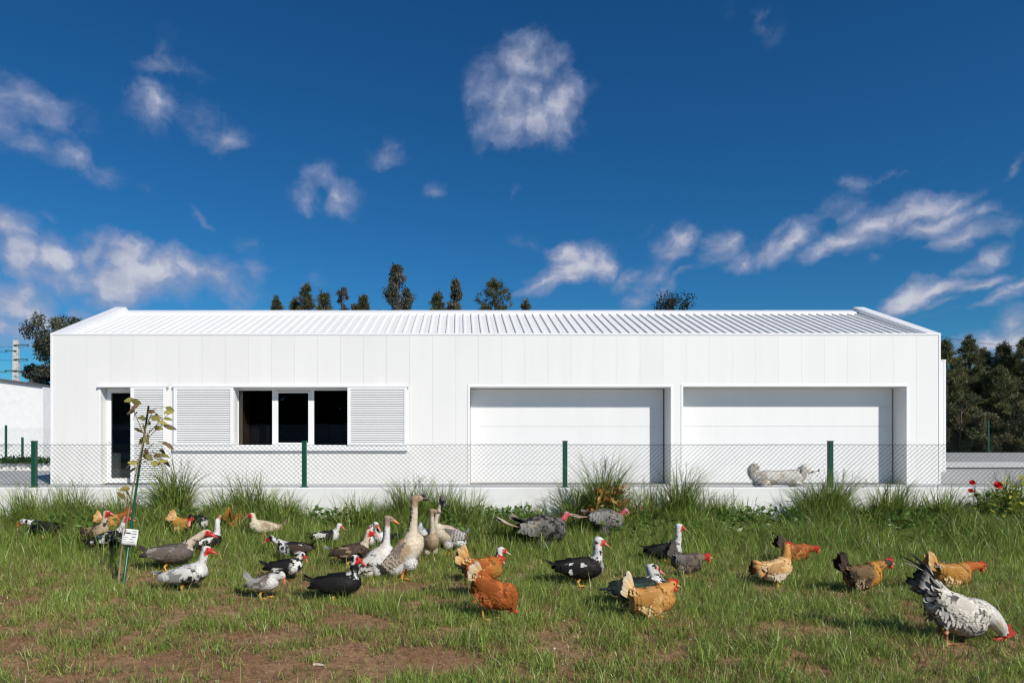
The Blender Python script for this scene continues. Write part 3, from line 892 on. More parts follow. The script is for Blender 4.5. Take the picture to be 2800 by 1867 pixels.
for (dz_, xa_, xb_) in ((0.35, -0.1, 0.9), (0.75, -0.62, 0.1), (1.35, -0.1, 0.85), (2.15, -0.65, 0.65)):
    ar = empty('cross_arm', (0, 0, ptz - dz_), 0, pole)
    mb = MB(); mb.bbox(xa_, xb_, -0.14, -0.09, -0.03, 0.03, 0.006); mb.build('arm_beam', gm, ar)
    for xe in ([xb_] if xb_ > 0.3 else []) + ([xa_] if xa_ < -0.3 else []):
        mb = MB(); mb.tube([(xe, -0.12, 0.05), (xe, -0.12, -0.02), (xe, -0.12, -0.05), (xe, -0.12, -0.12)], [0.03, 0.07, 0.04, 0.075], 8); mb.build('insulator', gm, ar)
        arm_pts.append(pole.location + Vector((xe, -0.12, ptz - dz_ - 0.1)))
def cable(p, q, sag, r, name, label, group=None):
    mb = MB(); n = 24
    base = Vector(p)
    mb.tube([Vector(p).lerp(Vector(q), t / n) - Vector((0, 0, sag * 4 * (t / n) * (1 - t / n))) - base for t in range(n + 1)], r, 5)
    o = mb.build(name, M['black'], None, base); tag(o, label, 'cable', group); return o
for i, p in enumerate(arm_pts[:5]):
    q = Vector((p.x - 26 + 2.2 * i, p.y - 30, 6.6 + 0.3 * i))
    cable(p, q, 0.9, 0.012, 'power_cable', 'thin black power cable running left from the pole cross arms', 'cables at the power pole')
for i, (ya, yb) in enumerate(((905, 945), (940, 965))):
    cable(P(2500, ya, 36), P(2990, yb, 33), 0.35, 0.010, 'overhead_cable', ['upper thin cable across the sky above the pines', 'lower thin cable across the sky above the pines'][i])

# ================================================================== TREES
def leaf_cards(C, D, length, width, cols, bend=0.0):
    """thin 3-triangle leaves at points C along unit directions D"""
    n = len(C)
    r = RNG.normal(size=(n, 3)); S = np.cross(D, r); S /= np.linalg.norm(S, axis=1)[:, None] + 1e-9
    L = np.asarray(length).reshape(-1, 1) * np.ones((n, 1)); W = np.asarray(width).reshape(-1, 1) * np.ones((n, 1))
    N = np.cross(D, S)
    v0 = C; v1 = C + D * L * 0.45 + S * W * 0.5 + N * L * bend; v2 = C + D * L * 0.45 - S * W * 0.5 + N * L * bend; v3 = C + D * L
    V = np.stack([v0, v1, v3, v2], 1).reshape(-1, 3)
    Fq = np.arange(n * 4).reshape(-1, 4)
    return V, Fq, np.repeat(cols, 4, 0)

def unit(v): return v / (np.linalg.norm(v, axis=-1, keepdims=True) + 1e-9)

def trunk_mesh(hgt, r0, lean=0.15, limbs=(), seg=7):
    mb = MB()
    pts = [(lean * hgt * 0.1 * math.sin(t * 3.0), lean * hgt * 0.08 * math.cos(t * 2.3) - lean * hgt * 0.08, hgt * t) for t in np.linspace(0, 1, 8)]
    mb.tube(pts, [r0 * (1 - 0.9 * t) + 0.01 for t in np.linspace(0, 1, 8)], seg)
    for a, b, r in limbs:
        mid = [(a[i] + b[i]) / 2 for i in range(3)]; mid[2] += 0.06 * np.linalg.norm(np.array(b) - np.array(a))
        mb.tube([a, mid, b], [r, r * 0.6, r * 0.2], 5)
    return mb

def pine(name, loc, hgt, rad, label, group=None, low=0.15, dens=1.0, cut=0.0, tone=1.0, dome=False, big=1.0):
    t = empty(name, loc); tag(t, label, 'tree', group)
    limbs = []; C = []; D = []; tips = []
    nw = int(hgt * (2.3 if big > 1 else 1.7))
    for w in range(nw):
        f = low + (1 - low) * (w + 0.5) / nw
        z = hgt * f
        if z < cut: continue
        if dome: rr = rad * (math.sin(math.pi * min(1, (f - low) / (1 - low) * 0.85 + 0.15)) ** 0.6)
        else: rr = rad * (1 - ((f - low) / (1 - low)) ** (1.05 if big > 1 else 0.95)) * random.uniform(0.7, 1.25) + 0.10
        nb = random.randint(5, 7)
        a0 = random.random() * 6.28
        for b in range(nb):
            a = a0 + b * 6.283 / nb + random.uniform(-.3, .3)
            r_ = rr * random.uniform(0.65, 1.15)
            tip = (r_ * math.cos(a), r_ * math.sin(a), z + r_ * random.uniform(0.1, 0.45))
            st = (0, 0, z - 0.1)
            limbs.append((st, tip, 0.035 * (1.2 - f)))
            m = max(3, int(r_ * 5 * dens))
            for s_ in range(m):
                q_ = 0.3 + 0.7 * (s_ + 1) / m
                p = np.array(st) * (1 - q_) + np.array(tip) * q_ + RNG.normal(size=3) * 0.13 * (0.4 + r_ * 0.4)
                tips.append((p, np.array([math.cos(a), math.sin(a), 0.9])))
    for _ in range(6):
        tips.append((np.array([RNG.normal() * .05, RNG.normal() * .05, hgt * random.uniform(.95, 1.02)]), np.array([0, 0, 1.0])))
    nn = int(34 * dens)
    for p, d in tips:
        dd = unit(unit(d)[None] * 0.55 + RNG.normal(size=(nn, 3)) * 0.55 + np.array([0, 0, 0.25]))
        C.append(p + RNG.normal(size=(nn, 3)) * (0.07 if big > 1 else 0.055)); D.append(dd)
    C = np.concatenate(C); D = np.concatenate(D); n = len(C)
    clump = np.repeat(RNG.random(len(tips)), nn)
    base = np.array([0.085, 0.105, 0.045]) * tone
    cols = base * (0.55 + 0.95 * clump[:, None]) * (0.75 + 0.5 * RNG.random((n, 1)))
    cols[:, 0] *= 1 + 0.35 * clump
    V, Fq, Cc = leaf_cards(C, D, RNG.uniform(0.13, 0.24, n) * big, RNG.uniform(0.022, 0.04, n) * big, cols)
    link('crown', np_mesh('crown', V, Fq, np.full(len(Fq), 4), Cc), M['leaf'], t)
    trunk_mesh(hgt, 0.035 * hgt ** 0.8, 0.08, limbs[::2]).build('trunk', M['bark'], t)
    # reddish spring candles on the shoot tips
    cand = MB()
    for p, d in tips[::5]:
        q_ = unit(d * np.array([.3, .3, 1])); cand.tube([p, p + q_ * 0.10, p + q_ * 0.22], [0.018, 0.016, 0.004], 4)
    tag(cand.build('shoot_candles', M['candle'], t), kind='stuff')
    return t
M['candle'] = plain('pine_candle', (0.24, 0.11, 0.07), 0.8)

def broadleaf(name, loc, hgt, rad, label, group=None, n=9000, leaf=(0.12, 0.05), base=(0.05, 0.07, 0.03), hang=0.0, shape='round', low=0.3, open_=0.0, grey=0.0):
    t = empty(name, loc); tag(t, label, 'tree', group)
    limbs = []; cl = []
    m = 46 if shape == 'round' else 90 if shape == 'cone' else 34
    for i in range(m):
        f = low + (1 - low) * random.random() ** 0.9
        if shape == 'round': rr = rad * math.sqrt(max(0.05, 1 - ((f - 0.62) / 0.42) ** 2))
        elif shape == 'cone': rr = rad * (0.03 + 1.1 * (1 - (f - low) / (1 - low)) ** 0.85)
        else: rr = rad * (0.25 + 0.75 * (1 - (f - low) / (1 - low)))
        a = random.random() * 6.283; r_ = rr * random.uniform(0.35, 1.0)
        p = (r_ * math.cos(a), r_ * math.sin(a), hgt * f)
        limbs.append(((0, 0, max(0.1, hgt * f - r_ * 0.8 - 0.2)), p, 0.02 + 0.006 * hgt * (1 - f)))
        cl.append((np.array(p), (0.16 + 0.16 * random.random()) * rad * (0.8 if shape == 'round' else 0.65 * (1.45 - f)), random.random()))
    cl.append((np.array([0, 0, hgt * 0.97]), rad * 0.12, 0.8))
    per = int(n / len(cl)); C = []; D = []; K = []
    for p, r_, k_ in cl:
        d = RNG.normal(size=(per, 3)); d = unit(d) * (RNG.random((per, 1)) ** 0.45) * r_ * np.array([1, 1, 1.0 + 0.5 * hang])
        C.append(p + d); D.append(unit(RNG.normal(size=(per, 3)) * (1 - 0.6 * hang) + d / r_ * 0.5 + np.array([0, 0, -1.3 * hang]))); K.append(np.full(per, k_))
    C = np.concatenate(C); D = np.concatenate(D); K = np.concatenate(K); nn = len(C)
    cols = np.array(base) * (0.5 + 0.9 * K[:, None]) * (0.65 + 0.7 * RNG.random((nn, 1)))
    if grey: cols = cols * (1 - grey) + grey * cols.mean(1, keepdims=True) * 1.15
    V, Fq, Cc = leaf_cards(C, D, RNG.uniform(0.7, 1.3, nn) * leaf[0], RNG.uniform(0.7, 1.3, nn) * leaf[1], cols)
    link('crown', np_mesh('crown', V, Fq, np.full(len(Fq), 4), Cc), M['leaf'], t)
    trunk_mesh(hgt, 0.03 * hgt ** 0.85, 0.1, limbs).build('trunk', M['bark'], t)
    return t

def tree_at(px, py_top, Y):
    return ((px - PX) / F * Y, Y, -0.1), EYE + (PY - py_top) / F * Y + 0.1

G = 'trees behind the ridge'
for (px, py, Y, rad, lab) in (
    (755, 822, 37, 0.55, 'leftmost small pine tip poking over the roof ridge'),
    (838, 786, 37, 1.05, 'pine tip with pointed top left of the bare sapling tree over the roof'),
    (806, 824, 38, 0.40, 'small pine shoot just left of the pointed pine over the roof'),
    (886, 806, 36, 0.95, 'bushy pine tip right of the pointed pine over the roof'),
    (973, 838, 38, 0.35, 'tiny pine shoot left of the tall hanging leaf tree over the roof'),
    (994, 816, 37, 0.65, 'small twin pine tip close beside the tall hanging leaf tree'),
    (1196, 810, 36, 0.95, 'light green pine tip left of the ragged hanging leaf tree'),
    (1437, 830, 40, 0.40, 'tiny lone pine tip right of the broad pine over the roof')):
    loc, hg = tree_at(px, py, Y)
    pine('pine_tree', loc, hg, rad * 1.75, lab, G, low=0.45, dens=.85, cut=hg * 0.62)
loc, hg = tree_at(1352, 776, 36); pine('pine_tree', loc, hg, 1.45, 'broad dark pine crown rising over the middle of the roof', G, low=0.35, dens=1.0, cut=hg * 0.55, dome=True)
for (px, py, Y, rad, lab, kw) in (
    (935, 787, 37, 0.95, 'thin nearly bare greyish tree over the roof between pines', dict(n=2600, leaf=(0.16, 0.035), base=(0.13, 0.11, 0.09), shape='thin', low=0.55)),
    (1085, 728, 38, 2.1, 'tall pointed grey green tree with hanging leaves over the roof', dict(n=11000, leaf=(0.20, 0.045), base=(0.12, 0.125, 0.075), hang=0.75, shape='cone', low=0.45, grey=0.25)),
    (1245, 764, 37, 1.25, 'ragged hanging leaf tree left of the broad pine over the roof', dict(n=5200, leaf=(0.20, 0.045), base=(0.135, 0.13, 0.075), hang=0.7, shape='cone', low=0.5, grey=0.2)),
    (1838, 814, 46, 2.6, 'round dark evergreen crown alone over the right half of the roof', dict(n=7000, leaf=(0.16, 0.08), base=(0.035, 0.045, 0.020), shape='round', low=0.35))):
    loc, hg = tree_at(px, py, Y)
    broadleaf('leafy_tree', loc, hg, rad, lab, G, **kw)
# left: big eucalyptus behind the building corner
loc, hg = tree_at(152, 872, 41)
broadleaf('leafy_tree', loc, hg, 2.0, 'large grey green tree rising behind the left corner of the building', None, n=15000, leaf=(0.20, 0.07), base=(0.125, 0.130, 0.075), hang=0.3, shape='round', low=0.25, grey=0.25)
loc, hg = tree_at(205, 868, 47)
broadleaf('leafy_tree', loc, hg, 1.9, 'small tree top peeking over the left roof slope', None, n=5000, leaf=(0.2, 0.07), base=(0.06, 0.07, 0.04), hang=0.3, shape='round', low=0.25, grey=0.2)
loc, hg = tree_at(103, 1005, 43)
broadleaf('leafy_tree', loc, hg, 1.15, 'dark bushy tree standing between the shed and the building', None, n=7000, leaf=(0.2, 0.07), base=(0.07, 0.075, 0.045), hang=0.3, shape='round', low=0.1, grey=0.2)
# right: pine belt
for i, (px, py, Y, rad, lab) in enumerate((
    (2585, 942, 42, 1.7, 'pine tree half hidden by the right end of the building'),
    (2648, 932, 43, 2.3, 'tall pointed pine right of the building with a broad base'),
    (2692, 965, 45, 2.0, 'middle pine of the dark belt at the right'),
    (2745, 948, 44, 1.9, 'slender pine left of the rightmost pines'),
    (2800, 938, 43, 2.3, 'tall dark pine cut by the right edge of the photo'),
    (2735, 1010, 41, 1.8, 'lower bushy pine in front of the belt at the right'),
    (2850, 1010, 42, 2.0, 'pine just at the right edge low in the belt'))):
    loc, hg = tree_at(px, py, Y)
    pine('pine_tree', loc, hg, rad * 1.3, lab, 'pine belt at the right', low=0.03, dens=1.4, tone=1.35, big=1.35)
for (px, py, Y, rad, lab, b) in ((2625, 1075, 40.2, 1.5, 'olive green bushy shrub tree behind the boundary fence by the building', (0.105, 0.12, 0.05)),
                                 (2690, 1135, 39.7, 1.1, 'small pale twiggy shrub tree behind the boundary fence post', (0.15, 0.14, 0.08)),
                                 (2770, 1120, 39.9, 1.3, 'dark low shrub tree behind the boundary fence at the right edge', (0.05, 0.065, 0.03))):
    loc, hg = tree_at(px, py, Y)
    broadleaf('leafy_tree', loc, hg, rad, lab, 'shrubs behind the boundary fence', n=5500, leaf=(0.14, 0.06), base=b, shape='round', low=0.05)
# ivy tuft at the foot of the left boundary fence
for (px, w_, lab) in ((35, 0.7, 'green creeper at the foot of the left boundary fence near its first post'), (92, 0.8, 'green creeper at the foot of the left boundary fence near the building')):
    p = P(px, 1262, YLW - 0.05); n = 900
    t = empty('creeper', (p.x, p.y, zt5)); tag(t, lab, 'plant', 'creepers on the left boundary wall')
    C = np.stack([RNG.normal(size=n) * w_ * 0.5, RNG.normal(size=n) * 0.08, np.abs(RNG.normal(size=n)) * 0.10], 1)
    V, Fq, Cc = leaf_cards(C, unit(RNG.normal(size=(n, 3))), RNG.uniform(0.06, 0.12, n), RNG.uniform(0.04, 0.08, n), np.array([0.05, 0.11, 0.03]) * (0.5 + RNG.random((n, 1))))
    link('foliage', np_mesh('foliage', V, Fq, np.full(len(Fq), 4), Cc), M['leaf'], t)

# behind the photographer: a sheet metal fence and trees that the windows mirror
cf = empty('sheet_metal_fence', (0, -9.0, 0)); tag(cf, 'grey corrugated metal fence mirrored in the dark windows', 'fence')
mb = MB(); prof = []
mm = []
for i in range(34):
    mb = MB(); xx = -32 + i * 1.0
    pts_ = [(xx + j * 0.1, 0.03 if j % 2 else 0.0) for j in range(10)] + [(xx + 0.99, 0.0)]
    mb.prism(pts_ + [(x, y - 0.006) for x, y in pts_[::-1]], 'z', -0.1, 2.35 + 0.02 * math.sin(i * 2.1)); mb.build('fence_sheet', plain('zinc_sheet', (0.30, 0.31, 0.33), 0.5) if i == 0 else bpy.data.materials['zinc_sheet'], cf)
for i, (x, y, hh_) in enumerate(((-31, -15, 7.5), (-26, -13.5, 7.0), (-21.5, -15, 8.2), (-17.5, -13, 7.2), (-13.5, -15, 8.0), (-9.5, -13, 7.4), (-5.5, -15, 7.6), (-28.5, -18, 9.5), (-23.5, -18.5, 9.8), (-19, -18, 9.5), (-15, -18.5, 10), (-11, -18, 9.6))):
    broadleaf('leafy_tree', (x, y, -0.1), hh_, 3.2, 'dark leafy tree behind the photographer mirrored in the windows', 'trees behind the photographer', n=8000, leaf=(0.65, 0.4), base=(0.04, 0.05, 0.025), shape='round', low=0.05)

# ================================================================== GRASS
def blades(px, py, pz, length, width, lean, cols, segs=2, az=None, curl=0.5, droop=0.0):
    """curved tapering blades; arrays per blade"""
    n = len(px)
    az = RNG.random(n) * 6.283 if az is None else az
    dirx, diry = np.cos(az), np.sin(az)
    sx, sy = -diry, dirx
    tw = RNG.random(n) * 6.283
    sx, sy = np.cos(tw), np.sin(tw)
    V = np.zeros((n, 2 * segs + 1, 3), np.float32); Cc = np.zeros((n, 2 * segs + 1, 3), np.float32)
    hx = np.zeros(n); hz = np.zeros(n)
    for s in range(segs + 1):
        t = s / segs
        if s:
            tm = (s - 0.5) / segs
            ang = lean * (0.3 + (1.1 + curl) * tm) + droop * tm ** 3      # bend grows along the blade, tip hangs over
            hx = hx + length / segs * np.sin(ang); hz = hz + length / segs * np.cos(ang)
        cx = px + dirx * hx; cy_ = py + diry * hx; cz = pz + hz
        w = width * (1 - t) ** 0.6 * 0.5 if s < segs else 0
        shade = 0.72 + 0.45 * t
        if s < segs:
            V[:, 2 * s] = np.stack([cx - sx * w, cy_ - sy * w, cz], 1); V[:, 2 * s + 1] = np.stack([cx + sx * w, cy_ + sy * w, cz], 1)
            Cc[:, 2 * s] = cols; Cc[:, 2 * s + 1] = cols
        else:
            V[:, 2 * s] = np.stack([cx, cy_, cz], 1); Cc[:, 2 * s] = cols
    k = 2 * segs + 1
    base = (np.arange(n) * k)[:, None]
    quads = np.concatenate([base + np.array([[2 * s, 2 * s + 1, 2 * s + 3, 2 * s + 2]]) for s in range(segs - 1)], 1).reshape(-1, 4) if segs > 1 else np.zeros((0, 4), int)
    tris = base + np.array([[2 * segs - 2, 2 * segs - 1, 2 * segs]])
    flat = np.concatenate([quads.ravel(), tris.ravel()])
    counts = np.concatenate([np.full(len(quads), 4), np.full(len(tris), 3)])
    return V.reshape(-1, 3), flat, counts, Cc.reshape(-1, 3)

def grass_colors(n, dry=0.12, red=0.015, bright=1.0, x=None, y=None):
    a = np.array([0.265, 0.385, 0.062]); b = np.array([0.105, 0.205, 0.032]); c = np.array([0.48, 0.56, 0.14])
    t = RNG.random((n, 1))
    if x is not None:
        t = np.clip(t * 0.7 + 0.3 * fbm(x * 1.5, y * 1.5, 0, 41, 3)[:, None], 0, 1)
    cols = np.where(t < 0.5, b + (a - b) * t * 2, a + (c - a) * (t - 0.5) * 2)
    cols = cols * (0.6 + 0.75 * RNG.random((n, 1)))
    br_ = RNG.random(n) < 0.12
    cols[br_] = np.array([0.47, 0.56, 0.17]) * (0.8 + 0.4 * RNG.random((br_.sum(), 1)))  # random bright blades: sunlit highlights put into the grass colour
    d = RNG.random(n) < dry
    cols[d] = np.array([0.30, 0.22, 0.10]) * (0.6 + 0.6 * RNG.random((d.sum(), 1)))
    r_ = RNG.random(n) < red
    cols[r_] = np.array([0.17, 0.05, 0.04]) * (0.6 + 0.6 * RNG.random((r_.sum(), 1)))
    return cols * bright

def to_px(x, y, z=0.0):
    return PX + x / y * F, PY + (EYE - z) / y * F
# bare patches as seen on the ground: photo x, y, half sizes
BARE = [(300, 1572, 150, 22, 1), (420, 1600, 90, 20, .7), (1320, 1795, 420, 55, 1), (620, 1790, 330, 45, .75), (150, 1830, 220, 45, .9), (40, 1690, 120, 40, .8),
        (640, 1700, 220, 35, .75), (1050, 1610, 110, 22, .6), (1560, 1650, 110, 22, .7), (1915, 1655, 110, 26, 1), (2080, 1640, 120, 22, .9), (2340, 1625, 130, 16, .9),
        (1560, 1770, 120, 35, .9), (2650, 1640, 140, 30, .7), (2250, 1720, 120, 25, .5), (860, 1840, 300, 40, 1), (330, 1730, 200, 30, .6), (2200, 1830, 160, 25, .5), (750, 1590, 80, 18, .6), (2640, 1590, 120, 18, .6),
        (200, 1650, 260, 25, .45), (1290, 1700, 80, 15, .4), (2420, 1680, 140, 20, .5)]
def cover(x, y):
    u, v = to_px(x, y)
    # more grass to the right and farther off; worn earth lower left
    g = 0.84 + 0.09 * sstep(y, 3.6, 6.6) + 0.14 * sstep(u, 700, 2100) - 0.10 * sstep(u, 900, 0) * sstep(y, 6.5, 4.5)
    g = g + 1.75 * (fbm(x * 1.5 + 3, y * 2.4, 0, 21, 4) - 0.5) * (1 - 0.55 * sstep(y, 6.0, 7.4)) + 1.0 * (fbm(x * 5, y * 7, 0, 23, 3) - 0.5)
    brk = 0.35 + 1.3 * fbm(x * 3.2, y * 4.2, 0, 77, 3)
    for (bx, by, rx, ry, s_) in BARE:
        d = ((u - bx) / rx) ** 2 + ((v - by) / ry) ** 2
        g = g - 0.46 * s_ * np.exp(-d * 0.9) * brk
    return np.clip(g, 0.02, 1.0)

def field_points(n, y0, y1):
    y = np.sqrt(RNG.random(n) * (y1 ** 2 - y0 ** 2) + y0 ** 2)
    x = (RNG.random(n) * 1.78 - 0.80) * y
    return x, y

# short field grass
x, y = field_points(560000, 3.0, 8.28)
cv = cover(x, y)
keep = RNG.random(len(x)) < np.clip((cv - 0.20) * 1.6, 0.05, 1)
x, y, cv = x[keep], y[keep], cv[keep]
# gather blades into tufts
tuft = fbm(x * 9, y * 9, 0, 31, 2)
keep = RNG.random(len(x)) < np.clip((tuft - 0.22) * 2.3, 0.08, 1)
x, y, cv, tuft = x[keep], y[keep], cv[keep], tuft[keep]
n = len(x)
ln = (0.028 + 0.064 * RNG.random(n) ** 1.6) * (0.55 + 0.75 * cv) * (0.7 + 0.7 * tuft)
ln *= 1 + 0.75 * sstep(y, 5.9, 7.6)
lng = RNG.random(n) < 0.035
ln[lng] *= 1.9
cols = grass_colors(n, 0.15, 0.015, 1.0, x, y)
dryp = RNG.random(n) < np.clip(1.0 - cv, 0, 1) * 0.7
cols[dryp] = np.array([0.28, 0.20, 0.09]) * (0.55 + 0.7 * RNG.random((dryp.sum(), 1)))
V, fl_, ct_, Cc = blades(x, y, terrain(x, y) - 0.004, ln, RNG.uniform(0.0030, 0.0056, n), RNG.uniform(0.15, 1.05, n), cols, 2)
tag(link('field_grass', np_mesh('field_grass', V, fl_, ct_, Cc), M['grass']), 'short patchy green grass covering the field under the birds', 'grass', kind='stuff')
# fallen dry stalks
x, y = field_points(120000, 3.0, 7.9)
cv = cover(x, y); keep = RNG.random(len(x)) < np.clip(1.25 - cv, 0.25, 1); x, y = x[keep], y[keep]; n = len(x)
cols = np.array([0.44, 0.33, 0.19]) * (0.45 + 0.75 * RNG.random((n, 1)))
V, fl_, ct_, Cc = blades(x, y, terrain(x, y) + 0.004, RNG.uniform(0.02, 0.075, n), RNG.uniform(0.002, 0.004, n), np.full(n, 1.75), cols, 1)
tag(link('dry_stalks', np_mesh('dry_stalks', V, fl_, ct_, Cc), M['straw']), 'dry straw stalks lying scattered over the bare earth', 'straw', kind='stuff')
# pebbles and clods
x, y = field_points(5200, 3.0, 7.6); n = len(x)
ico = MB(); ico.ball((0, 0, 0), 1.0, 6, 4)
bv = np.array(ico.v); bf = ico.f
sz = 0.003 + 0.008 * RNG.random(n) ** 4
V = (bv[None] * (0.7 + 0.6 * RNG.random((n, len(bv), 1))) * sz[:, None, None] * np.array([1, 1, 0.6]) + np.stack([x, y, terrain(x, y) + sz * 0.3], 1)[:, None]).reshape(-1, 3)
tone = np.where(RNG.random((n, 1)) < 0.10, np.array([[0.50, 0.44, 0.36]]), np.array([[0.19, 0.12, 0.07]])) * (0.6 + 0.6 * RNG.random((n, 1)))
flat = []; cnt = []
for f in bf: cnt.append(len(f))
ff = np.concatenate([np.array(f) for f in bf]); flat = (ff[None] + (np.arange(n) * len(bv))[:, None]).ravel(); cnt = np.tile(cnt, n)
tag(link('pebbles', np_mesh('pebbles', V, flat, cnt, np.repeat(tone, len(bv), 0), True), M['stone']), 'small pebbles and clods scattered on the bare earth', 'pebbles', kind='stuff')

# rank grass along the foot of the wall
n = 52000
x = RNG.uniform(-5.6, 7.4, n); y = FENCE_Y - 0.06 - np.abs(RNG.normal(size=n)) * 0.55
keep = (y > 6.4); x, y = x[keep], y[keep]; n = len(x)
u, v = to_px(x, y)
hf_ = 0.15 + 2.3 * (fbm(x * 2.6, y * 1.5, 0, 51, 3) - 0.2)
LOWS = [(30, 60), (900, 120), (1370, 130), (1735, 50), (2060, 110), (2480, 50)]
for (cx_, w_) in LOWS: hf_ = hf_ * (1 - 0.45 * np.exp(-((u - cx_) / w_) ** 2))
ln = np.clip(0.11 + 0.26 * RNG.random(n) * hf_ * 1.3, 0.05, 0.42)
V, fl_, ct_, Cc = blades(x, y, terrain(x, y) - 0.005, ln, RNG.uniform(0.005, 0.009, n), RNG.uniform(0.05, 0.6, n), grass_colors(n, 0.10, 0.03, 0.90, x, y), 4, None, 0.5, RNG.random(n) * 1.8)
tag(link('bank_grass', np_mesh('bank_grass', V, fl_, ct_, Cc), M['grass']), 'long rank grass growing along the foot of the white wall', 'grass', kind='stuff')

# broad-leaved weeds among them
n = 9000
x = RNG.uniform(-5.4, 7.2, n); y = FENCE_Y - 0.10 - np.abs(RNG.normal(size=n)) * 0.38
patch = fbm(x * 1.6, y * 1.6, 0, 61, 3) > 0.50
x, y = x[patch], y[patch]; n = len(x)
C = np.stack([x, y, terrain(x, y) + RNG.uniform(0.03, 0.26, n)], 1)
Dd = unit(np.stack([RNG.normal(size=n), RNG.normal(size=n) - .4, RNG.uniform(-.2, .9, n)], 1))
wc_ = np.array([0.13, 0.235, 0.045]) * (0.5 + 0.9 * RNG.random((n, 1)))
V, Fq, Cc = leaf_cards(C, Dd, RNG.uniform(0.045, 0.10, n), RNG.uniform(0.02, 0.042, n), wc_, .06)
tag(link('bank_weeds', np_mesh('bank_weeds', V, Fq, np.full(len(Fq), 4), Cc), M['grass']), 'low broad leaved weeds among the long grass at the wall', 'weeds', kind='stuff')

# separate tall clumps against the wall: px, top py, spread m, blades, forward offset
CL = [
 (90, 1330, 0.32, 620, .20, 'loose grass clump in front of the leftmost fence post'),
 (205, 1318, 0.28, 600, .25, 'grass clump between the leftmost fence post and the staked sapling'),
 (330, 1345, 0.22, 480, .30, 'low reddish grass clump behind the stake of the sapling'),
 (475, 1268, 0.26, 900, .15, 'tall dense grass clump right of the staked sapling'),
 (690, 1308, 0.32, 820, .20, 'spreading grass clump left of the second fence post'),
 (790, 1352, 0.22, 420, .25, 'thin grass clump under the second fence post'),
 (985, 1368, 0.24, 480, .25, 'short grass clump left of the geese'),
 (1130, 1318, 0.34, 1200, .22, 'broad lush grass clump behind the tall goose'),
 (1215, 1330, 0.26, 800, .28, 'lush grass clump behind the rightmost goose'),
 (1450, 1378, 0.24, 480, .25, 'low grass clump behind the big turkey'),
 (1640, 1262, 0.26, 1150, .14, 'tallest grass clump by the third fence post among orange dry leaves'),
 (1870, 1288, 0.26, 950, .16, 'tall upright grass clump left of the dog'),
 (1960, 1352, 0.18, 320, .2, 'thin grass clump below the tail of the dog'),
 (2030, 1362, 0.20, 230, .2, 'sparse arching grass stems below the dog'),
 (2275, 1300, 0.32, 1250, .18, 'large dark green grass clump around the rightmost fence post'),
 (2420, 1318, 0.28, 950, .2, 'dark grass clump in front of the right garage corner'),
 (2560, 1335, 0.26, 700, .2, 'grass clump left of the red camellia flowers'),
 (2770, 1300, 0.30, 1000, .15, 'tall grass clump at the right edge beside the camellia'),
]
for (px, py, sp, nb, off, lab) in CL:
    sp *= 1.25; nb = int(nb * 1.5)
    Y = FENCE_Y - off; X = (px - PX) / F * Y; z0 = float(terrain(X, Y))
    Hh = EYE - (py - PY) / F * Y - z0
    ns = 8                                            # several crowded tussocks of unequal height
    sxc = RNG.normal(size=ns) * sp * 0.75; syc = RNG.uniform(-1, .4, ns) * sp * 0.5; shh = RNG.uniform(.45, 1.0, ns)
    sxc[0] = 0; shh[0] = 1.15
    j_ = RNG.integers(0, ns, nb); j_[: nb // 4] = 0
    a = RNG.random(nb) * 6.283; r_ = np.sqrt(RNG.random(nb)) * sp * 0.42
    bx, by = sxc[j_] + r_ * np.cos(a), np.clip(syc[j_] + r_ * np.sin(a) * 0.7, -9, off - 0.05)
    az_ = a + RNG.normal(size=nb) * 0.9
    ln = Hh * shh[j_] * RNG.uniform(0.45, 1.22, nb)
    lean = np.clip(0.03 + 0.25 * RNG.random(nb) + 0.8 * RNG.random(nb) ** 3, 0, 1.3)
    az_ = np.where(np.sin(az_) * ln * 0.45 + by > off - 0.02, -np.abs(az_ % 6.283 - 3.1416), az_)
    V, fl_, ct_, Cc = blades(bx, by, np.full(nb, -0.02), ln, RNG.uniform(0.007, 0.015, nb), lean, grass_colors(nb, 0.09, 0.03, 0.88), 7, az_, 0.5, RNG.random(nb) ** 1.5 * 2.3)
    t = empty('grass_clump', (X, Y, z0)); tag(t, lab, 'grass clump', 'grass clumps along the wall')
    link('blades', np_mesh('blades', V, fl_, ct_, Cc), M['grass'], t)
    # a few seed stalks
    mb = MB()
    for _ in range(max(2, nb // 220)):
        a1 = random.uniform(-.25, .25); q_ = random.uniform(-sp, sp) * .5; hs = Hh * random.uniform(1.0, 1.18)
        top = Vector((q_ + hs * math.sin(a1), -0.02, hs * math.cos(a1)))
        mb.tube([(q_, 0, 0), (q_ + hs * .5 * math.sin(a1 * .7), -.01, hs * .5), top], [0.0018, 0.0015, 0.001], 4, col=(0.16, 0.15, 0.06))
        for j in range(9):
            b_ = top + Vector((random.uniform(-.02, .02), random.uniform(-.02, .02), -random.uniform(0, .10)))
            mb.ball(b_, (0.0028, 0.0028, 0.0065), 5, 4, col=(0.25, 0.20, 0.10))
    mb.build('seed_stalks', M['straw'], t)

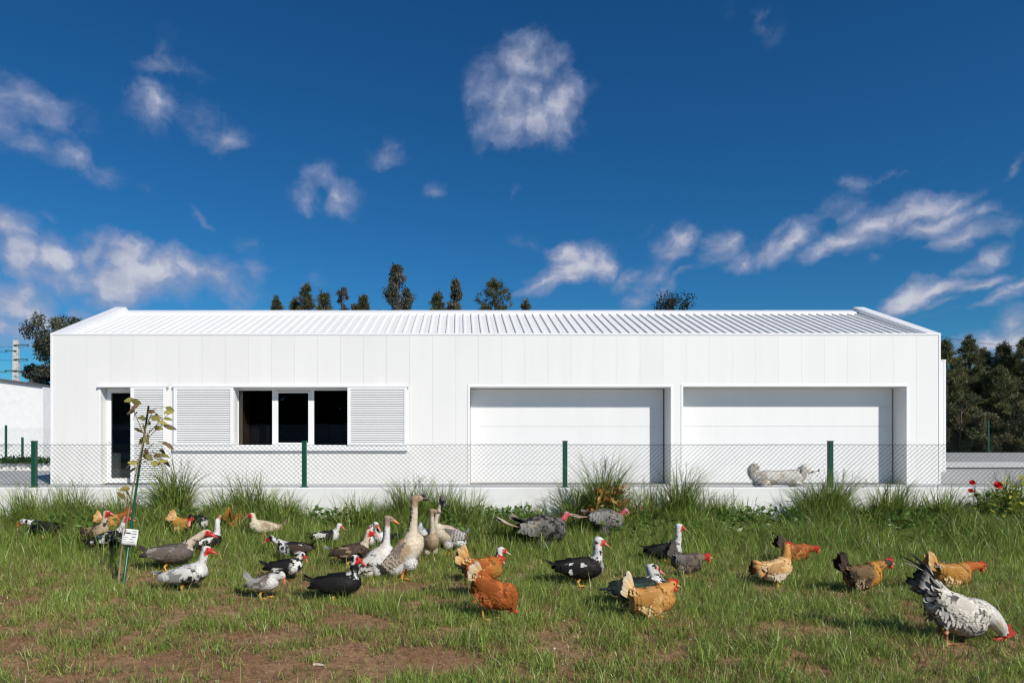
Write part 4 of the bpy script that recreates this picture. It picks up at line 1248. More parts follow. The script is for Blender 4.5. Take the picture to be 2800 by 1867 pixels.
# ================================================================== PLANTS
def leaf_mesh(L, W, col, col2, curl=0.25):
    mb = MB()
    prof = [(0.0, 0.03), (0.18, 0.62), (0.42, 1.0), (0.68, 0.80), (0.88, 0.38), (1.0, 0.0)]
    vs = []; cs = []
    for t, w in prof:
        z = -curl * L * t * t
        f = 0.10 * W * w
        vs += [(t * L, -w * W / 2, z + f), (t * L, 0, z), (t * L, w * W / 2, z + f)]
    fs = []
    for i in range(len(prof) - 1):
        a = 3 * i
        fs += [(a, a + 3, a + 4, a + 1), (a + 1, a + 4, a + 5, a + 2)]
    mb.add(vs, fs, True)
    mb.c = [col if i % 3 != 1 else col2 for i in range(len(vs))]
    me_ = mb.mesh('leaf'); me_.materials.append(M['leaf'])
    return me_
LEAVES = [leaf_mesh(1, 0.52, c, tuple(1.25 * k for k in c), cu) for c, cu in (
    ((0.18, 0.175, 0.045), .2), ((0.24, 0.225, 0.055), .3), ((0.085, 0.09, 0.028), .25), ((0.38, 0.33, 0.075), .15), ((0.13, 0.10, 0.045), .4), ((0.17, 0.11, 0.06), .5))]
def put_leaf(parent, p, d, size, me_, roll=0.0, name='leaf'):
    o = link(name, me_, None, parent)
    q = Vector(d).to_track_quat('X', 'Z')
    o.location = p; o.rotation_mode = 'QUATERNION'
    o.rotation_quaternion = q @ Euler((roll, 0, 0)).to_quaternion()
    o.scale = (size,) * 3
    return o

# staked sapling
bx, by, bz = on_ground(333, 1600)
sap = empty('sapling', (bx, by, bz)); tag(sap, 'young sapling with yellowish olive leaves tied to a leaning green stake', 'sapling')
SC = by / F
def sp(px, py, dy=0.0):
    return Vector(((px - 333) * SC, dy, (1600 - py) * SC))
st_top = sp(406, 1113)
mb = MB(); mb.tube([(0, 0, -0.1), st_top * 0.5, st_top], [0.0125, 0.0105, 0.0085], 8); mb.build('stake', plain('green_stake', (0.012, 0.085, 0.045), 0.35), sap)
mb = MB(); mb.ball(st_top + Vector((0, 0, 0.006)), 0.010, 8, 6); mb.build('stake_cap', M['greenpost'], sap)
mb = MB()
trunk_px = [(327, 1575, -.02), (336, 1510, -.03), (349, 1440, -.03), (368, 1330, -.025), (385, 1255, -.03), (397, 1195, -.02), (400, 1165, -.02)]
tp = [sp(*t) for t in trunk_px]; tp[0].z -= 0.06
mb.tube(tp, [0.009, 0.008, 0.007, 0.0065, 0.0055, 0.0045, 0.003], 7, col=(0.26, 0.20, 0.12))
mb.build('stem', attr_mat('twig_bark', 0.8, 0.2, vary=0.25, vscale=30), sap)
for k_ in (0.30, 0.62):
    c_ = st_top * k_
    mb = MB(); mb.tube([c_ + Vector((0.022 * math.cos(a) - .004, 0.022 * math.sin(a) - .012, 0.003 * math.sin(2 * a))) for a in np.linspace(0, 6.283, 13)], 0.0025, 5); mb.build('tie', M['black'], sap)
TW = [((397, 1190), (357, 1100)), ((395, 1200), (465, 1128)), ((392, 1215), (450, 1158)), ((388, 1230), (440, 1250)), ((385, 1255), (358, 1278)), ((380, 1270), (455, 1248)), ((397, 1185), (420, 1120)), ((382, 1262), (430, 1210)), ((356, 1390), (335, 1340)), ((357, 1385), (325, 1345))]
twm = bpy.data.materials['twig_bark']
for a, b in TW:
    p = sp(*a, -.02); q = sp(*b, random.uniform(-.10, .06)); m_ = p.lerp(q, .5) + Vector((0, 0, .012))
    mb = MB(); mb.tube([p, m_, q], [0.0045, 0.0035, 0.002], 5, col=(0.22, 0.17, 0.10)); mb.build('twig', twm, sap)
LP = [(487, 270), (540, 290), (500, 405), (495, 440), (585, 350), (612, 475), (760, 405), (903, 365), (945, 410), (930, 485), (850, 480), (765, 455), (775, 478), (735, 535), (810, 595), (878, 570), (930, 535), (935, 580), (540, 615), (625, 585), (748, 610), (595, 735), (690, 740), (700, 690), (880, 765), (915, 790), (860, 865), (715, 925), (910, 910), (800, 905), (830, 1000), (895, 1000), (930, 970), (485, 997), (485, 1080), (650, 880), (665, 910), (405, 1300), (380, 1375), (505, 1395), (520, 1360)]
for i, (lx, ly) in enumerate(LP):
    px, py = 240 + lx * .236, 1030 + ly * .236
    p = sp(px, py, random.uniform(-.12, .08))
    ax_ = 395 if py < 1290 else 352
    d = Vector((px - ax_ + random.uniform(-12, 12), random.uniform(-30, 12), random.uniform(-28, 16))).normalized()
    s_ = random.uniform(0.072, 0.10) * (1.25 if py > 1300 else 1.0)
    lm = LEAVES[3] if py > 1330 or i in (33, 18) else random.choice(LEAVES)
    bs = p - d * s_ * .5
    put_leaf(sap, bs, d, s_, lm, random.choice((-1, 1)) * random.uniform(.55, 1.5))
    ends = [(sp(*a, -.02), sp(*b, -.02)) for a, b in TW]
    cand_ = [a.lerp(b, t) for a, b in ends for t in (.3, .5, .7, .85, 1)]
    near = min(cand_, key=lambda v: (v - bs).length)
    mb = MB(); mb.tube([near, near.lerp(bs, .5) + Vector((0, 0, .006)), bs], [.0022, .0018, .0014], 5, col=(.24, .19, .10)); mb.build('twig', twm, sap)
# white paper tag tied to the stake
tg = empty('paper_tag', (bx + (360 - 333) * SC, by - 0.03, bz + (1600 - 1467) * SC)); tag(tg, 'creased white paper tag with printed lines hung on the sapling stake', 'tag')
W_, H_ = 40 * SC, 44 * SC
mb = MB()
grid = []
for j in range(7):
    for i in range(7):
        u_, v_ = i / 6 - .5, j / 6 - .5
        grid.append((u_ * W_ * (1 - .06 * abs(v_)), 0.006 * math.sin(u_ * 4 + 1) + 0.004 * math.sin(v_ * 5), v_ * H_))
mb.add(grid, [(j * 7 + i, j * 7 + i + 1, j * 7 + i + 8, j * 7 + i + 7) for j in range(6) for i in range(6)], True)
pt_ = mb.build('paper', M['paper'], tg)
so = pt_.modifiers.new('thick', 'SOLIDIFY'); so.thickness = 0.0008
for (u0, u1, v_, hh_) in ((-.42, -.15, .40, .022), (.10, .42, .40, .022), (-.40, .40, .22, .030), (.08, .36, .03, .035), (-.40, -.10, -.02, .02), (-.38, -.2, -.14, .02), (.0, .2, -.12, .025), (-.36, .3, -.28, .015)):
    mb = MB(); n_ = 5
    vs = []
    for i in range(n_ + 1):
        u_ = u0 + (u1 - u0) * i / n_
        yy = 0.006 * math.sin(u_ * 4 + 1) + 0.004 * math.sin(v_ * 5) - 0.0016
        vs += [(u_ * W_, yy, (v_ - hh_ * .5) * H_), (u_ * W_, yy, (v_ + hh_ * .5) * H_)]
    keep_ = [(2 * i, 2 * i + 2, 2 * i + 3, 2 * i + 1) for i in range(n_)]
    mb.add(vs, keep_); mb.build('printed_line', M['ink'], tg)
tg.rotation_euler = (0, R(7), R(6))

# camellia with red flowers at the right
cx_, cy_, cz_ = (2705 - PX) / F * (FENCE_Y - .35), FENCE_Y - .35, float(terrain((2705 - PX) / F * (FENCE_Y - .35), FENCE_Y - .35))
cm = empty('camellia_shrub', (cx_, cy_, cz_)); tag(cm, 'small shrub with red rosette flowers and yellow green leaves at the right', 'shrub')
CSC = cy_ / F
def cp(px, py, dy=0.0): return Vector(((px - 2705) * CSC, dy, EYE - (py - PY) * CSC - cz_))
cl_leaf = [leaf_mesh(1, 0.48, c, tuple(1.2 * k for k in c), .3) for c in ((0.07, 0.13, 0.03), (0.42, 0.42, 0.07), (0.07, 0.14, 0.03), (0.22, 0.28, 0.05))]
stems = [((2700, 1440), (2649, 1330)), ((2702, 1440), (2718, 1335)), ((2710, 1440), (2765, 1330)), ((2705, 1440), (2690, 1360)), ((2712, 1440), (2790, 1370)), ((2700, 1440), (2668, 1380)), ((2720, 1440), (2750, 1312)), ((2725, 1440), (2786, 1302)), ((2735, 1440), (2778, 1345)), ((2690, 1440), (2680, 1345))]
for a, b in stems:
    p, q = cp(*a), cp(*b, random.uniform(-.1, .05))
    mb = MB(); mb.tube([p, p.lerp(q, .5) + Vector((.01, 0, .02)), q], [.006, .004, .0025], 5, col=(.16, .13, .07)); mb.build('stem', twm, cm)
    for j in range(24):
        t_ = random.uniform(.25, 1.02); pp = p.lerp(q, t_)
        d = Vector((random.uniform(-1, 1), random.uniform(-1, .5), random.uniform(-.3, .7))).normalized()
        put_leaf(cm, pp, d, random.uniform(.06, .10), cl_leaf[1] if b[0] > 2735 and t_ > .7 else random.choice(cl_leaf), random.uniform(-.8, .8))
petal = MB()
petal.add([(0, 0, 0), (.4, -.42, .10), (.95, -.30, .28), (1.05, 0, .22), (.95, .30, .28), (.4, .42, .10), (.5, 0, -.02)], [(0, 1, 6), (1, 2, 6), (2, 3, 6), (3, 4, 6), (4, 5, 6), (5, 0, 6)], True, (0.62, 0.03, 0.025))
pme = petal.mesh('petal'); pme.materials.append(attr_mat('petal_red', 0.55, 0.3, transl=0.15))
for (px, py, rr) in ((2649, 1319, .034), (2645, 1341, .030), (2719, 1326, .047)):
    fl0 = empty('flower', cp(px, py, -.05), 0, cm)
    for ring, (nn_, el_, sc_) in enumerate(((8, 5, 1.0), (7, 32, .85), (5, 60, .6))):
        for k_ in range(nn_):
            a = 6.283 * k_ / nn_ + ring * .4
            o = link('petal', pme, None, fl0)
            o.rotation_euler = (R(55), -R(el_), 0)
            o.rotation_mode = 'QUATERNION'
            base_q = Euler((R(60), 0, R(-15))).to_quaternion()
            o.rotation_quaternion = base_q @ Euler((0, 0, a)).to_quaternion() @ Euler((0, -R(el_), 0)).to_quaternion()
            o.scale = (rr * sc_,) * 3
# dried orange-leaved plant in the tallest clump
dxp, dyp = (1662 - PX) / F * (FENCE_Y - .32), FENCE_Y - .32
dz0 = float(terrain(dxp, dyp))
dp = empty('withered_shrub', (dxp, dyp, dz0)); tag(dp, 'withered shrub with crisp orange brown leaves beside the third fence post', 'shrub')
DSC = dyp / F
def dpp(px, py, dy=0.0): return Vector(((px - 1662) * DSC, dy, EYE - (py - PY) * DSC - dz0))
ol = [leaf_mesh(1, 0.5, c, tuple(.8 * k for k in c), .6) for c in ((0.46, 0.20, 0.05), (0.55, 0.28, 0.08), (0.34, 0.12, 0.035), (0.60, 0.36, 0.13))]
for (px, py, n_, w_) in ((1648, 1352, 22, 15), (1672, 1362, 24, 18), (1625, 1330, 8, 8), (1690, 1330, 10, 9), (1590, 1395, 10, 12), (1610, 1385, 10, 10), (1700, 1385, 12, 14), (1735, 1385, 7, 10), (1650, 1320, 7, 8)):
    q = dpp(px, py, random.uniform(-.22, -.05))
    mb = MB(); mb.tube([(random.uniform(-.04, .04), 0, 0), q * .55 + Vector((0, 0, .03)), q], [.005, .004, .002], 5, col=(.18, .11, .06)); mb.build('stem', twm, dp)
    for _ in range(n_):
        p = q + Vector((random.gauss(0, w_ * DSC), -.06 + random.gauss(0, .05), random.gauss(0, w_ * .8 * DSC)))
        put_leaf(dp, p, Vector((random.uniform(-1, 1), random.uniform(-1, 1), random.uniform(-1.2, .5))).normalized(), random.uniform(.045, .078), random.choice(ol), random.uniform(-1.5, 1.5))
# a pale stick on the bare earth
sx_, sy_, sz_ = on_ground(872, 1820)
mb = MB(); mb.tube([(-.03, .006, .006), (-.01, .0, .009), (.012, -.006, .008), (.032, -.008, .005)], [.006, .008, .0075, .005], 7, col=(0.55, 0.47, 0.36))
tag(mb.build('stick', twm, None, (sx_, sy_, sz_)), 'short pale stick lying on the bare earth in front', 'stick')

# ================================================================== BIRDS
def catmull(pts, n):
    pts = np.asarray(pts, float); m = len(pts)
    P_ = np.vstack([2 * pts[0] - pts[1], pts, 2 * pts[-1] - pts[-2]])
    out = []
    for t in np.linspace(0, m - 1, n):
        i = min(int(t), m - 2); u = t - i
        a, b, c, d = P_[i], P_[i + 1], P_[i + 2], P_[i + 3]
        out.append(.5 * ((2 * b) + (-a + c) * u + (2 * a - 5 * b + 4 * c - d) * u * u + (-a + 3 * b - 3 * c + d) * u ** 3))
    return np.array(out)

class Blob:
    def __init__(s): s.v = []; s.f = []
    def loft(s, pts, rad, n=None, seg=14):
        """pts Nx3 spine, rad Nx2 (sideways, up); smooth tube with closed ends"""
        pts = np.asarray(pts, float); rad = np.asarray(rad, float)
        n = n or len(pts) * 4
        q = catmull(np.hstack([pts, rad]), n); C = q[:, :3]; Rr = np.maximum(q[:, 3:], 0.0015)
        T = unit(np.gradient(C, axis=0))
        S = np.array([0, 1.0, 0]) - T * T[:, 1:2]; S = unit(S); U = np.cross(T, S)
        o = len(s.v)
        th = np.linspace(0, 2 * math.pi, seg, endpoint=False)
        for i in range(n):
            for a in th: s.v.append(C[i] + S[i] * Rr[i, 0] * math.cos(a) + U[i] * Rr[i, 1] * math.sin(a))
        for i in range(n - 1):
            for k_ in range(seg):
                a = o + i * seg + k_; b = o + i * seg + (k_ + 1) % seg
                s.f.append((a, b, b + seg, a + seg))
        s.v.append(C[0] - T[0] * Rr[0].min() * .5); s.v.append(C[-1] + T[-1] * Rr[-1].min() * .5)
        a0, a1 = len(s.v) - 2, len(s.v) - 1
        for k_ in range(seg):
            s.f.append((a0, o + (k_ + 1) % seg, o + k_)); e = o + (n - 1) * seg
            s.f.append((a1, e + k_, e + (k_ + 1) % seg))
        return C, Rr
    def ell(s, c, r, axis=None):
        b = MB(); b.ball((0, 0, 0), 1.0, 14, 10)
        V = np.array(b.v) * np.asarray(r)
        if axis is not None:
            a = unit(np.asarray(axis, float)); sd = np.array([0, 1.0, 0]); sd = unit(sd - a * a[1]); u_ = np.cross(a, sd)
            V = V[:, :1] * a + V[:, 1:2] * sd + V[:, 2:3] * u_
        o = len(s.v); s.v += list(V + np.asarray(c)); s.f += [[i + o for i in f] for f in b.f]
    def remesh(s, voxel, smooth=5, fac=0.5):
        me_ = bpy.data.meshes.new('tmp'); me_.from_pydata([tuple(p) for p in s.v], [], s.f); me_.update()
        bm = bmesh.new(); bm.from_mesh(me_); bmesh.ops.recalc_face_normals(bm, faces=bm.faces); bm.to_mesh(me_); bm.free()
        o = bpy.data.objects.new('tmp', me_); COL.objects.link(o)
        m_ = o.modifiers.new('r', 'REMESH'); m_.mode = 'VOXEL'; m_.voxel_size = voxel; m_.use_smooth_shade = True
        m2 = o.modifiers.new('s', 'SMOOTH'); m2.iterations = smooth; m2.factor = fac
        dg = bpy.context.evaluated_depsgraph_get()
        new = bpy.data.meshes.new_from_object(o.evaluated_get(dg))
        bpy.data.objects.remove(o); bpy.data.meshes.remove(me_)
        return new

def arr(me_):
    n = len(me_.vertices); V = np.zeros(n * 3, np.float32); me_.vertices.foreach_get('co', V)
    N = np.zeros(n * 3, np.float32); me_.vertices.foreach_get('normal', N)
    return V.reshape(-1, 3).astype(float), N.reshape(-1, 3).astype(float)
def set_cols(me_, cols):
    a = me_.attributes.get('Col') or me_.attributes.new('Col', 'FLOAT_COLOR', 'POINT')
    c4 = np.ones((len(cols), 4), np.float32); c4[:, :3] = np.clip(cols, 0, 1); a.data.foreach_set('color', c4.ravel())

def feather_cards(C, Nn, Fl, L, W, c0, c1, lift=0.22, droop=0.35):
    """small overlapping feathers: root C, surface normal Nn, lie direction Fl"""
    n = len(C); L = np.asarray(L).reshape(-1, 1) * np.ones((n, 1)); W = np.asarray(W).reshape(-1, 1) * np.ones((n, 1))
    Fl = unit(Fl - Nn * (Fl * Nn).sum(1, keepdims=True))
    S = np.cross(Fl, Nn)
    lf = lift * (0.5 + RNG.random((n, 1)))
    mid = C + Fl * L * .5 + Nn * (L * lf * .5 + .001)
    tip = C + Fl * L + Nn * L * lf * (1 - droop)
    q1 = mid + S * W * .5; q2 = mid - S * W * .5
    t1 = C + Fl * L * .85 + Nn * L * lf * .8 + S * W * .34; t2 = C + Fl * L * .85 + Nn * L * lf * .8 - S * W * .34
    V = np.stack([C, q1, t1, tip, t2, q2], 1).reshape(-1, 3)
    b = (np.arange(n) * 6)[:, None]
    quads = np.concatenate([b + np.array([[0, 1, 2, 3]]), b + np.array([[0, 3, 4, 5]])], 1).reshape(-1, 4)
    cc = np.stack([c0, c0, c1, c1, c1, c0], 1).reshape(-1, 3)
    return V, quads, cc

def soft_normals(me_, Nn, own=.25):
    """feathers and hair lie flat: shade them mostly like the skin they grow from"""
    n = len(me_.vertices); N0 = np.zeros(n * 3, np.float32); me_.vertices.foreach_get('normal', N0); N0 = N0.reshape(-1, 3)
    Nb = np.repeat(Nn, n // len(Nn), 0)
    bm = bmesh.new(); bm.from_mesh(me_); bm.verts.ensure_lookup_table()
    bad = [f for f in bm.faces if f.normal.dot(Vector(Nb[[v.index for v in f.verts]].mean(0))) < 0]
    if bad:
        bmesh.ops.reverse_faces(bm, faces=bad); bm.to_mesh(me_); me_.update()
        N1 = np.zeros(n * 3, np.float32); me_.vertices.foreach_get('normal', N1); N0 = N1.reshape(-1, 3)
    bm.free()
    sg = np.sign((N0 * Nb).sum(1, keepdims=True)); sg[sg == 0] = 1
    Nv = unit(Nb * (1 - own) + N0 * sg * own)
    me_.normals_split_custom_set_from_vertices([tuple(v) for v in Nv])
    return me_

def strips(items):
    """long flight feathers: list of (root, dir, up, length, width, colour, tip colour, curve)"""
    mb = MB()
    for (p, d, u_, L, W, c0, c1, cv_) in items:
        p, d, u_ = np.asarray(p, float), unit(np.asarray(d, float)), np.asarray(u_, float)
        u_ = unit(u_ - d * (d @ u_)); s_ = np.cross(d, u_)
        prof = [(0, .35), (.25, .85), (.55, 1.0), (.82, .92), (.95, .62), (1.0, .12)]
        vs = []; cs = []
        for t, w in prof:
            c = p + d * L * t - u_ * cv_ * L * t * t
            vs += [c - s_ * W * w * .5 - u_ * .08 * W * w, c + u_ * .03 * W, c + s_ * W * w * .5 - u_ * .08 * W * w]
            k_ = min(1, max(0, (t - .55) / .4)); col = tuple(np.clip(np.asarray(c0) * (1 - k_) + np.asarray(c1) * k_, 0, 1))
            cs += [col, tuple(np.asarray(col) * .8), col]
        o = len(mb.v)
        mb.add(vs, [(3 * i + j, 3 * i + 3 + j, 3 * i + 4 + j, 3 * i + 1 + j) for i in range(len(prof) - 1) for j in (0, 1)], False)
        mb.c[o:] = cs
    return mb

RED = np.array([0.56, 0.045, 0.035]); PINK = np.array([0.66, 0.22, 0.17]); ORANGE = np.array([0.75, 0.27, 0.04]); YEL = np.array([0.66, 0.36, 0.08])
WHITE = np.array([0.72, 0.70, 0.66]); CREAM = np.array([0.66, 0.56, 0.42]); BLACK = np.array([0.012, 0.011, 0.011]); DKBR = np.array([0.065, 0.045, 0.033])
GREYB = np.array([0.15, 0.125, 0.105]); LGREY = np.array([0.40, 0.38, 0.35]); TAN = np.array([0.42, 0.30, 0.19])
BUFF = np.array([0.60, 0.30, 0.085]); PALEB = np.array([0.70, 0.47, 0.22]); RUST = np.array([0.34, 0.095, 0.022]); GOLD = np.array([0.50, 0.24, 0.05])

KIND = {
 # body length, height, width, chain (t,u,rw,rh), neck base (t,u), neck radii, head (l,w,h), voxel
 'duck': dict(L=.305, H=.160, W=.18, chain=[(-.62, .16, .10, .10), (-.50, .12, .34, .34), (-.34, .05, .68, .66), (-.12, 0, .95, .94), (.10, -.02, 1.0, 1.0), (.28, 0, .90, .92), (.42, .06, .66, .72), (.50, .12, .36, .42)],
              nb=(.34, .20), nr=(.060, .034, .027), head=(.046, .027, .030), vox=.0085),
 'hen': dict(L=.218, H=.152, W=.136, chain=[(-.56, .42, .22, .25), (-.46, .28, .52, .48), (-.28, .06, .86, .80), (-.05, -.04, 1.0, 1.0), (.18, -.06, .98, 1.02), (.36, .0, .82, .88), (.48, .10, .50, .60)],
             nb=(.34, .22), nr=(.058, .039, .025), head=(.029, .020, .024), vox=.007),
 'goose': dict(L=.345, H=.215, W=.21, chain=[(-.60, .18, .10, .10), (-.48, .12, .38, .38), (-.32, .04, .72, .70), (-.08, -.02, 1.0, .98), (.16, -.02, 1.0, 1.0), (.34, .02, .84, .86), (.46, .08, .58, .62), (.52, .14, .34, .38)],
               nb=(.36, .22), nr=(.064, .034, .027), head=(.056, .029, .033), vox=.009),
 'turkey': dict(L=.47, H=.29, W=.29, chain=[(-.60, .10, .14, .16), (-.46, .10, .46, .46), (-.28, .05, .80, .80), (-.05, .02, 1.0, 1.0), (.18, -.04, .98, 1.0), (.36, -.04, .80, .84), (.48, .0, .50, .55)],
                nb=(.40, .16), nr=(.065, .034, .028), head=(.042, .026, .030), vox=.011),
}
KIND['rooster'] = dict(KIND['hen'], L=.36, H=.22, W=.185, nr=(.088, .058, .036), head=(.038, .026, .031))

def thr_of(amt):
    return .5 + .11 * float(np.interp(amt, [0, .02, .05, .1, .2, .3, .4, .5, .7, 1], [3, 2.05, 1.65, 1.28, .84, .52, .25, 0, -.52, -3]))

class V3:
    pass

def bird(kind, label, cat, foot, body, head, tip, yaw=0.0, pitch=0.0, scale=1.0, pat=None, hf=None, bf=None, ta=None, neck_up=0.5, group=None, legs=True, fat=1.0, hyaw=0.0, Lk=1.0, tailk=1.0):
    K = KIND[kind]; pat = pat or {}
    X, Y, Z = on_ground(*foot)
    m = Y / F                                     # metres per photo pixel at that distance
    psi = R(yaw); cs = math.cos(psi)
    root = empty({'duck': 'muscovy_duck', 'rooster': 'rooster', 'hen': 'hen', 'goose': 'goose', 'turkey': 'turkey'}[kind], (X, Y, Z), psi)
    tag(root, label, cat, group)
    def loc(px, py, fwd):
        u_ = (px - foot[0]) * m; z_ = (foot[1] - py) * m
        if fwd is None:
            return np.array([u_ / (cs if abs(cs) > .3 else math.copysign(.3, cs)), 0, z_])
        lat = (u_ - fwd * cs) / (-math.sin(psi) if abs(math.sin(psi)) > .3 else 1e9)
        return np.array([fwd, lat, z_])
    c = loc(*body, bf)
    hd = loc(*head, hf)
    L, H, W = K['L'] * scale * Lk, K['H'] * scale * fat, K['W'] * scale * fat
    p_ = R(pitch)
    ax = np.array([math.cos(p_), 0, math.sin(p_)]); up = np.array([-math.sin(p_), 0, math.cos(p_)]); sd = np.array([0, 1.0, 0])
    B = lambda t, u_, s_=0.0: c + ax * t * L + up * u_ * H + sd * s_ * W
    # head direction from bill tip
    tp_ = np.array([(tip[0] - head[0]) * m, 0, (head[1] - tip[1]) * m])
    wd = R(hyaw)
    ln_ = math.hypot(tp_[0], tp_[2])
    dirw = np.array([tp_[0], 0, tp_[2]]) / ln_
    if hyaw:                                       # bill turned towards / away from the viewer
        dirw = np.array([dirw[0] * math.cos(wd), math.sin(wd), dirw[2]])
    # world -> bird frame (rotate by -yaw)
    hdir = unit(np.array([dirw[0] * math.cos(-psi) - dirw[1] * math.sin(-psi), dirw[0] * math.sin(-psi) + dirw[1] * math.cos(-psi), dirw[2]]))
    hs_ = unit(np.cross(np.array([0, 0, 1.0]), hdir)); hup = np.cross(hdir, hs_)
    bl = Blob()
    ch = np.array([[*B(t, u_), rw * W / 2, rh * H / 2] for (t, u_, rw, rh) in K['chain']])
    bl.loft(ch[:, :3], ch[:, 3:], 30, 20)
    r0, r1, r2 = [k_ * scale for k_ in K['nr']]
    S = B(*K['nb'])
    d = np.linalg.norm(hd - S)
    nose_back = hd - hdir * K['head'][0] * scale * .35
    P1 = S + (ax * .55 + up * .45) * d * .38
    vert = unit(np.array([0, 0, 1.0]) * neck_up + unit(hd - S) * (1 - neck_up))
    P2 = nose_back - vert * d * .42
    tt = np.linspace(0, 1, 12)[:, None]
    NK = (1 - tt) ** 3 * S + 3 * (1 - tt) ** 2 * tt * P1 + 3 * (1 - tt) * tt ** 2 * P2 + tt ** 3 * nose_back
    q_ = tt[:, 0]
    rr = np.where(q_ < .5, r0 + (r1 - r0) * np.sin(q_ * math.pi), r1 + (r2 - r1) * (q_ - .5) * 2)
    NK_in = np.vstack([S - (ax * .4 + up * .3) * r0 * 1.2, NK])
    bl.loft(NK_in, np.stack([np.r_[r0 * .9, rr] * .95, np.r_[r0, rr]], 1), 34, 14)
    hl, hw, hh_ = [k_ * scale for k_ in K['head']]
    if kind == 'turkey': hl, hw, hh_ = hl * .9, hw * .9, hh_ * .9
    bl.ell(hd, (hl, hw, hh_), hdir)
    bl.ell(hd + hdir * hl * .55 - hup * hh_ * .12, (hl * .62, hw * .72, hh_ * .62), hdir)
    if kind in ('hen', 'rooster'):
        for s_ in (-1, 1):
            bl.ell(B(-.04, -.32, s_ * .25), (.048 * scale, .034 * scale, .050 * scale), ax)
        bl.ell(B(-.32, -.08), (.070 * scale, .058 * scale, .068 * scale), ax)
    if kind == 'goose':
        bl.ell(B(-.30, -.22), (.12 * scale, .085 * scale, .07 * scale), ax)
        for s_ in (-1, 1): bl.ell(B(-.06, -.40, s_ * .24), (.06 * scale, .045 * scale, .07 * scale), ax)
    if kind == 'turkey':
        for s_ in (-1, 1): bl.ell(B(-.04, -.44, s_ * .22), (.075 * scale, .05 * scale, .10 * scale), ax)
    me_ = bl.remesh(K['vox'] * (1.0 if scale > .85 else .9), 5)
    V, Nn = arr(me_)

    # ---- colouring: fields over the surface
    sd_ = hash(label) % 1000 if False else sum(map(ord, label)) % 997
    def fields(Vx):
        f = V3()
        rel = Vx - hd
        f.hx = rel @ hdir / hl; f.hy = rel @ hs_ / hw; f.hz = rel @ hup / hh_
        f.hd = np.linalg.norm(rel / ((hl + hh_) * .5), axis=1)
        dn = np.linalg.norm(Vx[:, None] - NK[None], axis=2)
        j = dn.argmin(1); f.tn = j / 11.0; f.dn = dn.min(1) / rr[j]
        bt = (Vx - c) @ ax / L; bu = (Vx - c) @ up / H; bs = (Vx - c) @ sd / W
        f.bt, f.bu, f.bs = bt, bu, bs
        f.body = np.sqrt((bt * 1.9) ** 2 + (bu * 1.9) ** 2 + (bs * 1.9) ** 2)
        f.neck = (f.dn < 1.45) & (f.tn > pat.get('nstart', .22))
        f.n1 = fbm(Vx[:, 0] * 14, Vx[:, 1] * 14, Vx[:, 2] * 14, sd_, 3)
        f.n2 = fbm(Vx[:, 0] * 45, Vx[:, 1] * 45, Vx[:, 2] * 45, sd_ + 5, 2)
        f.n3 = vnoise(Vx[:, 0] * 110, Vx[:, 1] * 110, Vx[:, 2] * 110, sd_ + 9)
        return f
    def two(a, b, amt, f, fine=False):
        n_ = f.n2 if fine else .55 * f.n1 + .45 * f.n2
        th_ = thr_of(amt)
        w_ = sstep(n_, th_ - .035, th_ + .035) if amt > 0 else np.zeros(len(n_))
        return np.asarray(a)[None] * (1 - w_[:, None]) + np.asarray(b)[None] * w_[:, None]
    def paint(Vx, feather=False):
        f = fields(Vx)
        g = pat.get
        col = two(g('body', BLACK), g('body2', g('body', BLACK)), g('mott', 0), f, g('fine', False))
        if 'belly' in pat:
            w_ = sstep(-f.bu, .05, .28)[:, None]; col = col * (1 - w_) + two(pat['belly'], g('belly2', pat['belly']), g('bmott', 0), f) * w_
        if 'rump' in pat:
            w_ = sstep(-f.bt, .30, .42)[:, None]; col = col * (1 - w_) + np.asarray(pat['rump']) * w_
        if 'breast' in pat:
            bth = g('bth', .22)
            w_ = sstep(f.bt + .25 * (f.n1 - .5) - .15 * f.bu, bth - .05, bth + .08)[:, None]
            col = col * (1 - w_) + two(pat['breast'], g('breast2', pat['breast']), g('brmott', 0), f, True) * w_
        nk = f.neck[:, None]
        nc = two(g('neck', g('body', BLACK)), g('neck2', g('neck', BLACK)), g('nmott', 0), f, True)
        if 'nape' in pat:
            # dark stripe down the back of the neck
            T = unit(np.gradient(NK, axis=0)); j = np.clip((f.tn * 11).round().astype(int), 0, 11)
            bk = ((Vx - NK[j]) @ (-ax)) / rr[j]
            w_ = sstep(bk, .25, .6)[:, None]; nc = nc * (1 - w_) + np.asarray(pat['nape']) * w_
        col = np.where(nk, nc, col)
        hm = (f.hd < 1.55)
        hc = two(g('head', g('neck', WHITE)), g('head2', g('head', g('neck', WHITE))), g('hmott', 0), f, True)
        col = np.where(hm[:, None] & (f.tn > .8)[:, None], hc, col)
        fs = g('face', .6)
        if fs > 0 and kind in ('duck', 'hen', 'rooster', 'turkey'):
            fc = np.asarray(g('facec', RED))
            thr = {'duck': .55 - fs, 'hen': .62 - .3 * fs, 'rooster': .55 - .3 * fs, 'turkey': -.9}[kind]
            w_ = sstep(f.hx + .25 * (f.n2 - .5), thr, thr + .25) * (f.hz < (.75 if kind == 'duck' and fs < 1 else 2.0)) * (f.hd < 1.9) * (f.tn > .8)
            if kind == 'turkey':
                w_ = np.maximum(w_, ((f.tn > .42) & (f.dn < 1.5)).astype(float))
                fc = np.where((f.hz > .1)[:, None] & (f.n2 > .45)[:, None] & hm[:, None], np.array([[.45, .40, .50]]), np.array([[.58, .12, .13]])) * (.75 + .5 * f.n3[:, None])
            col = col * (1 - w_[:, None]) + fc * w_[:, None] * (.8 + .4 * f.n3[:, None])
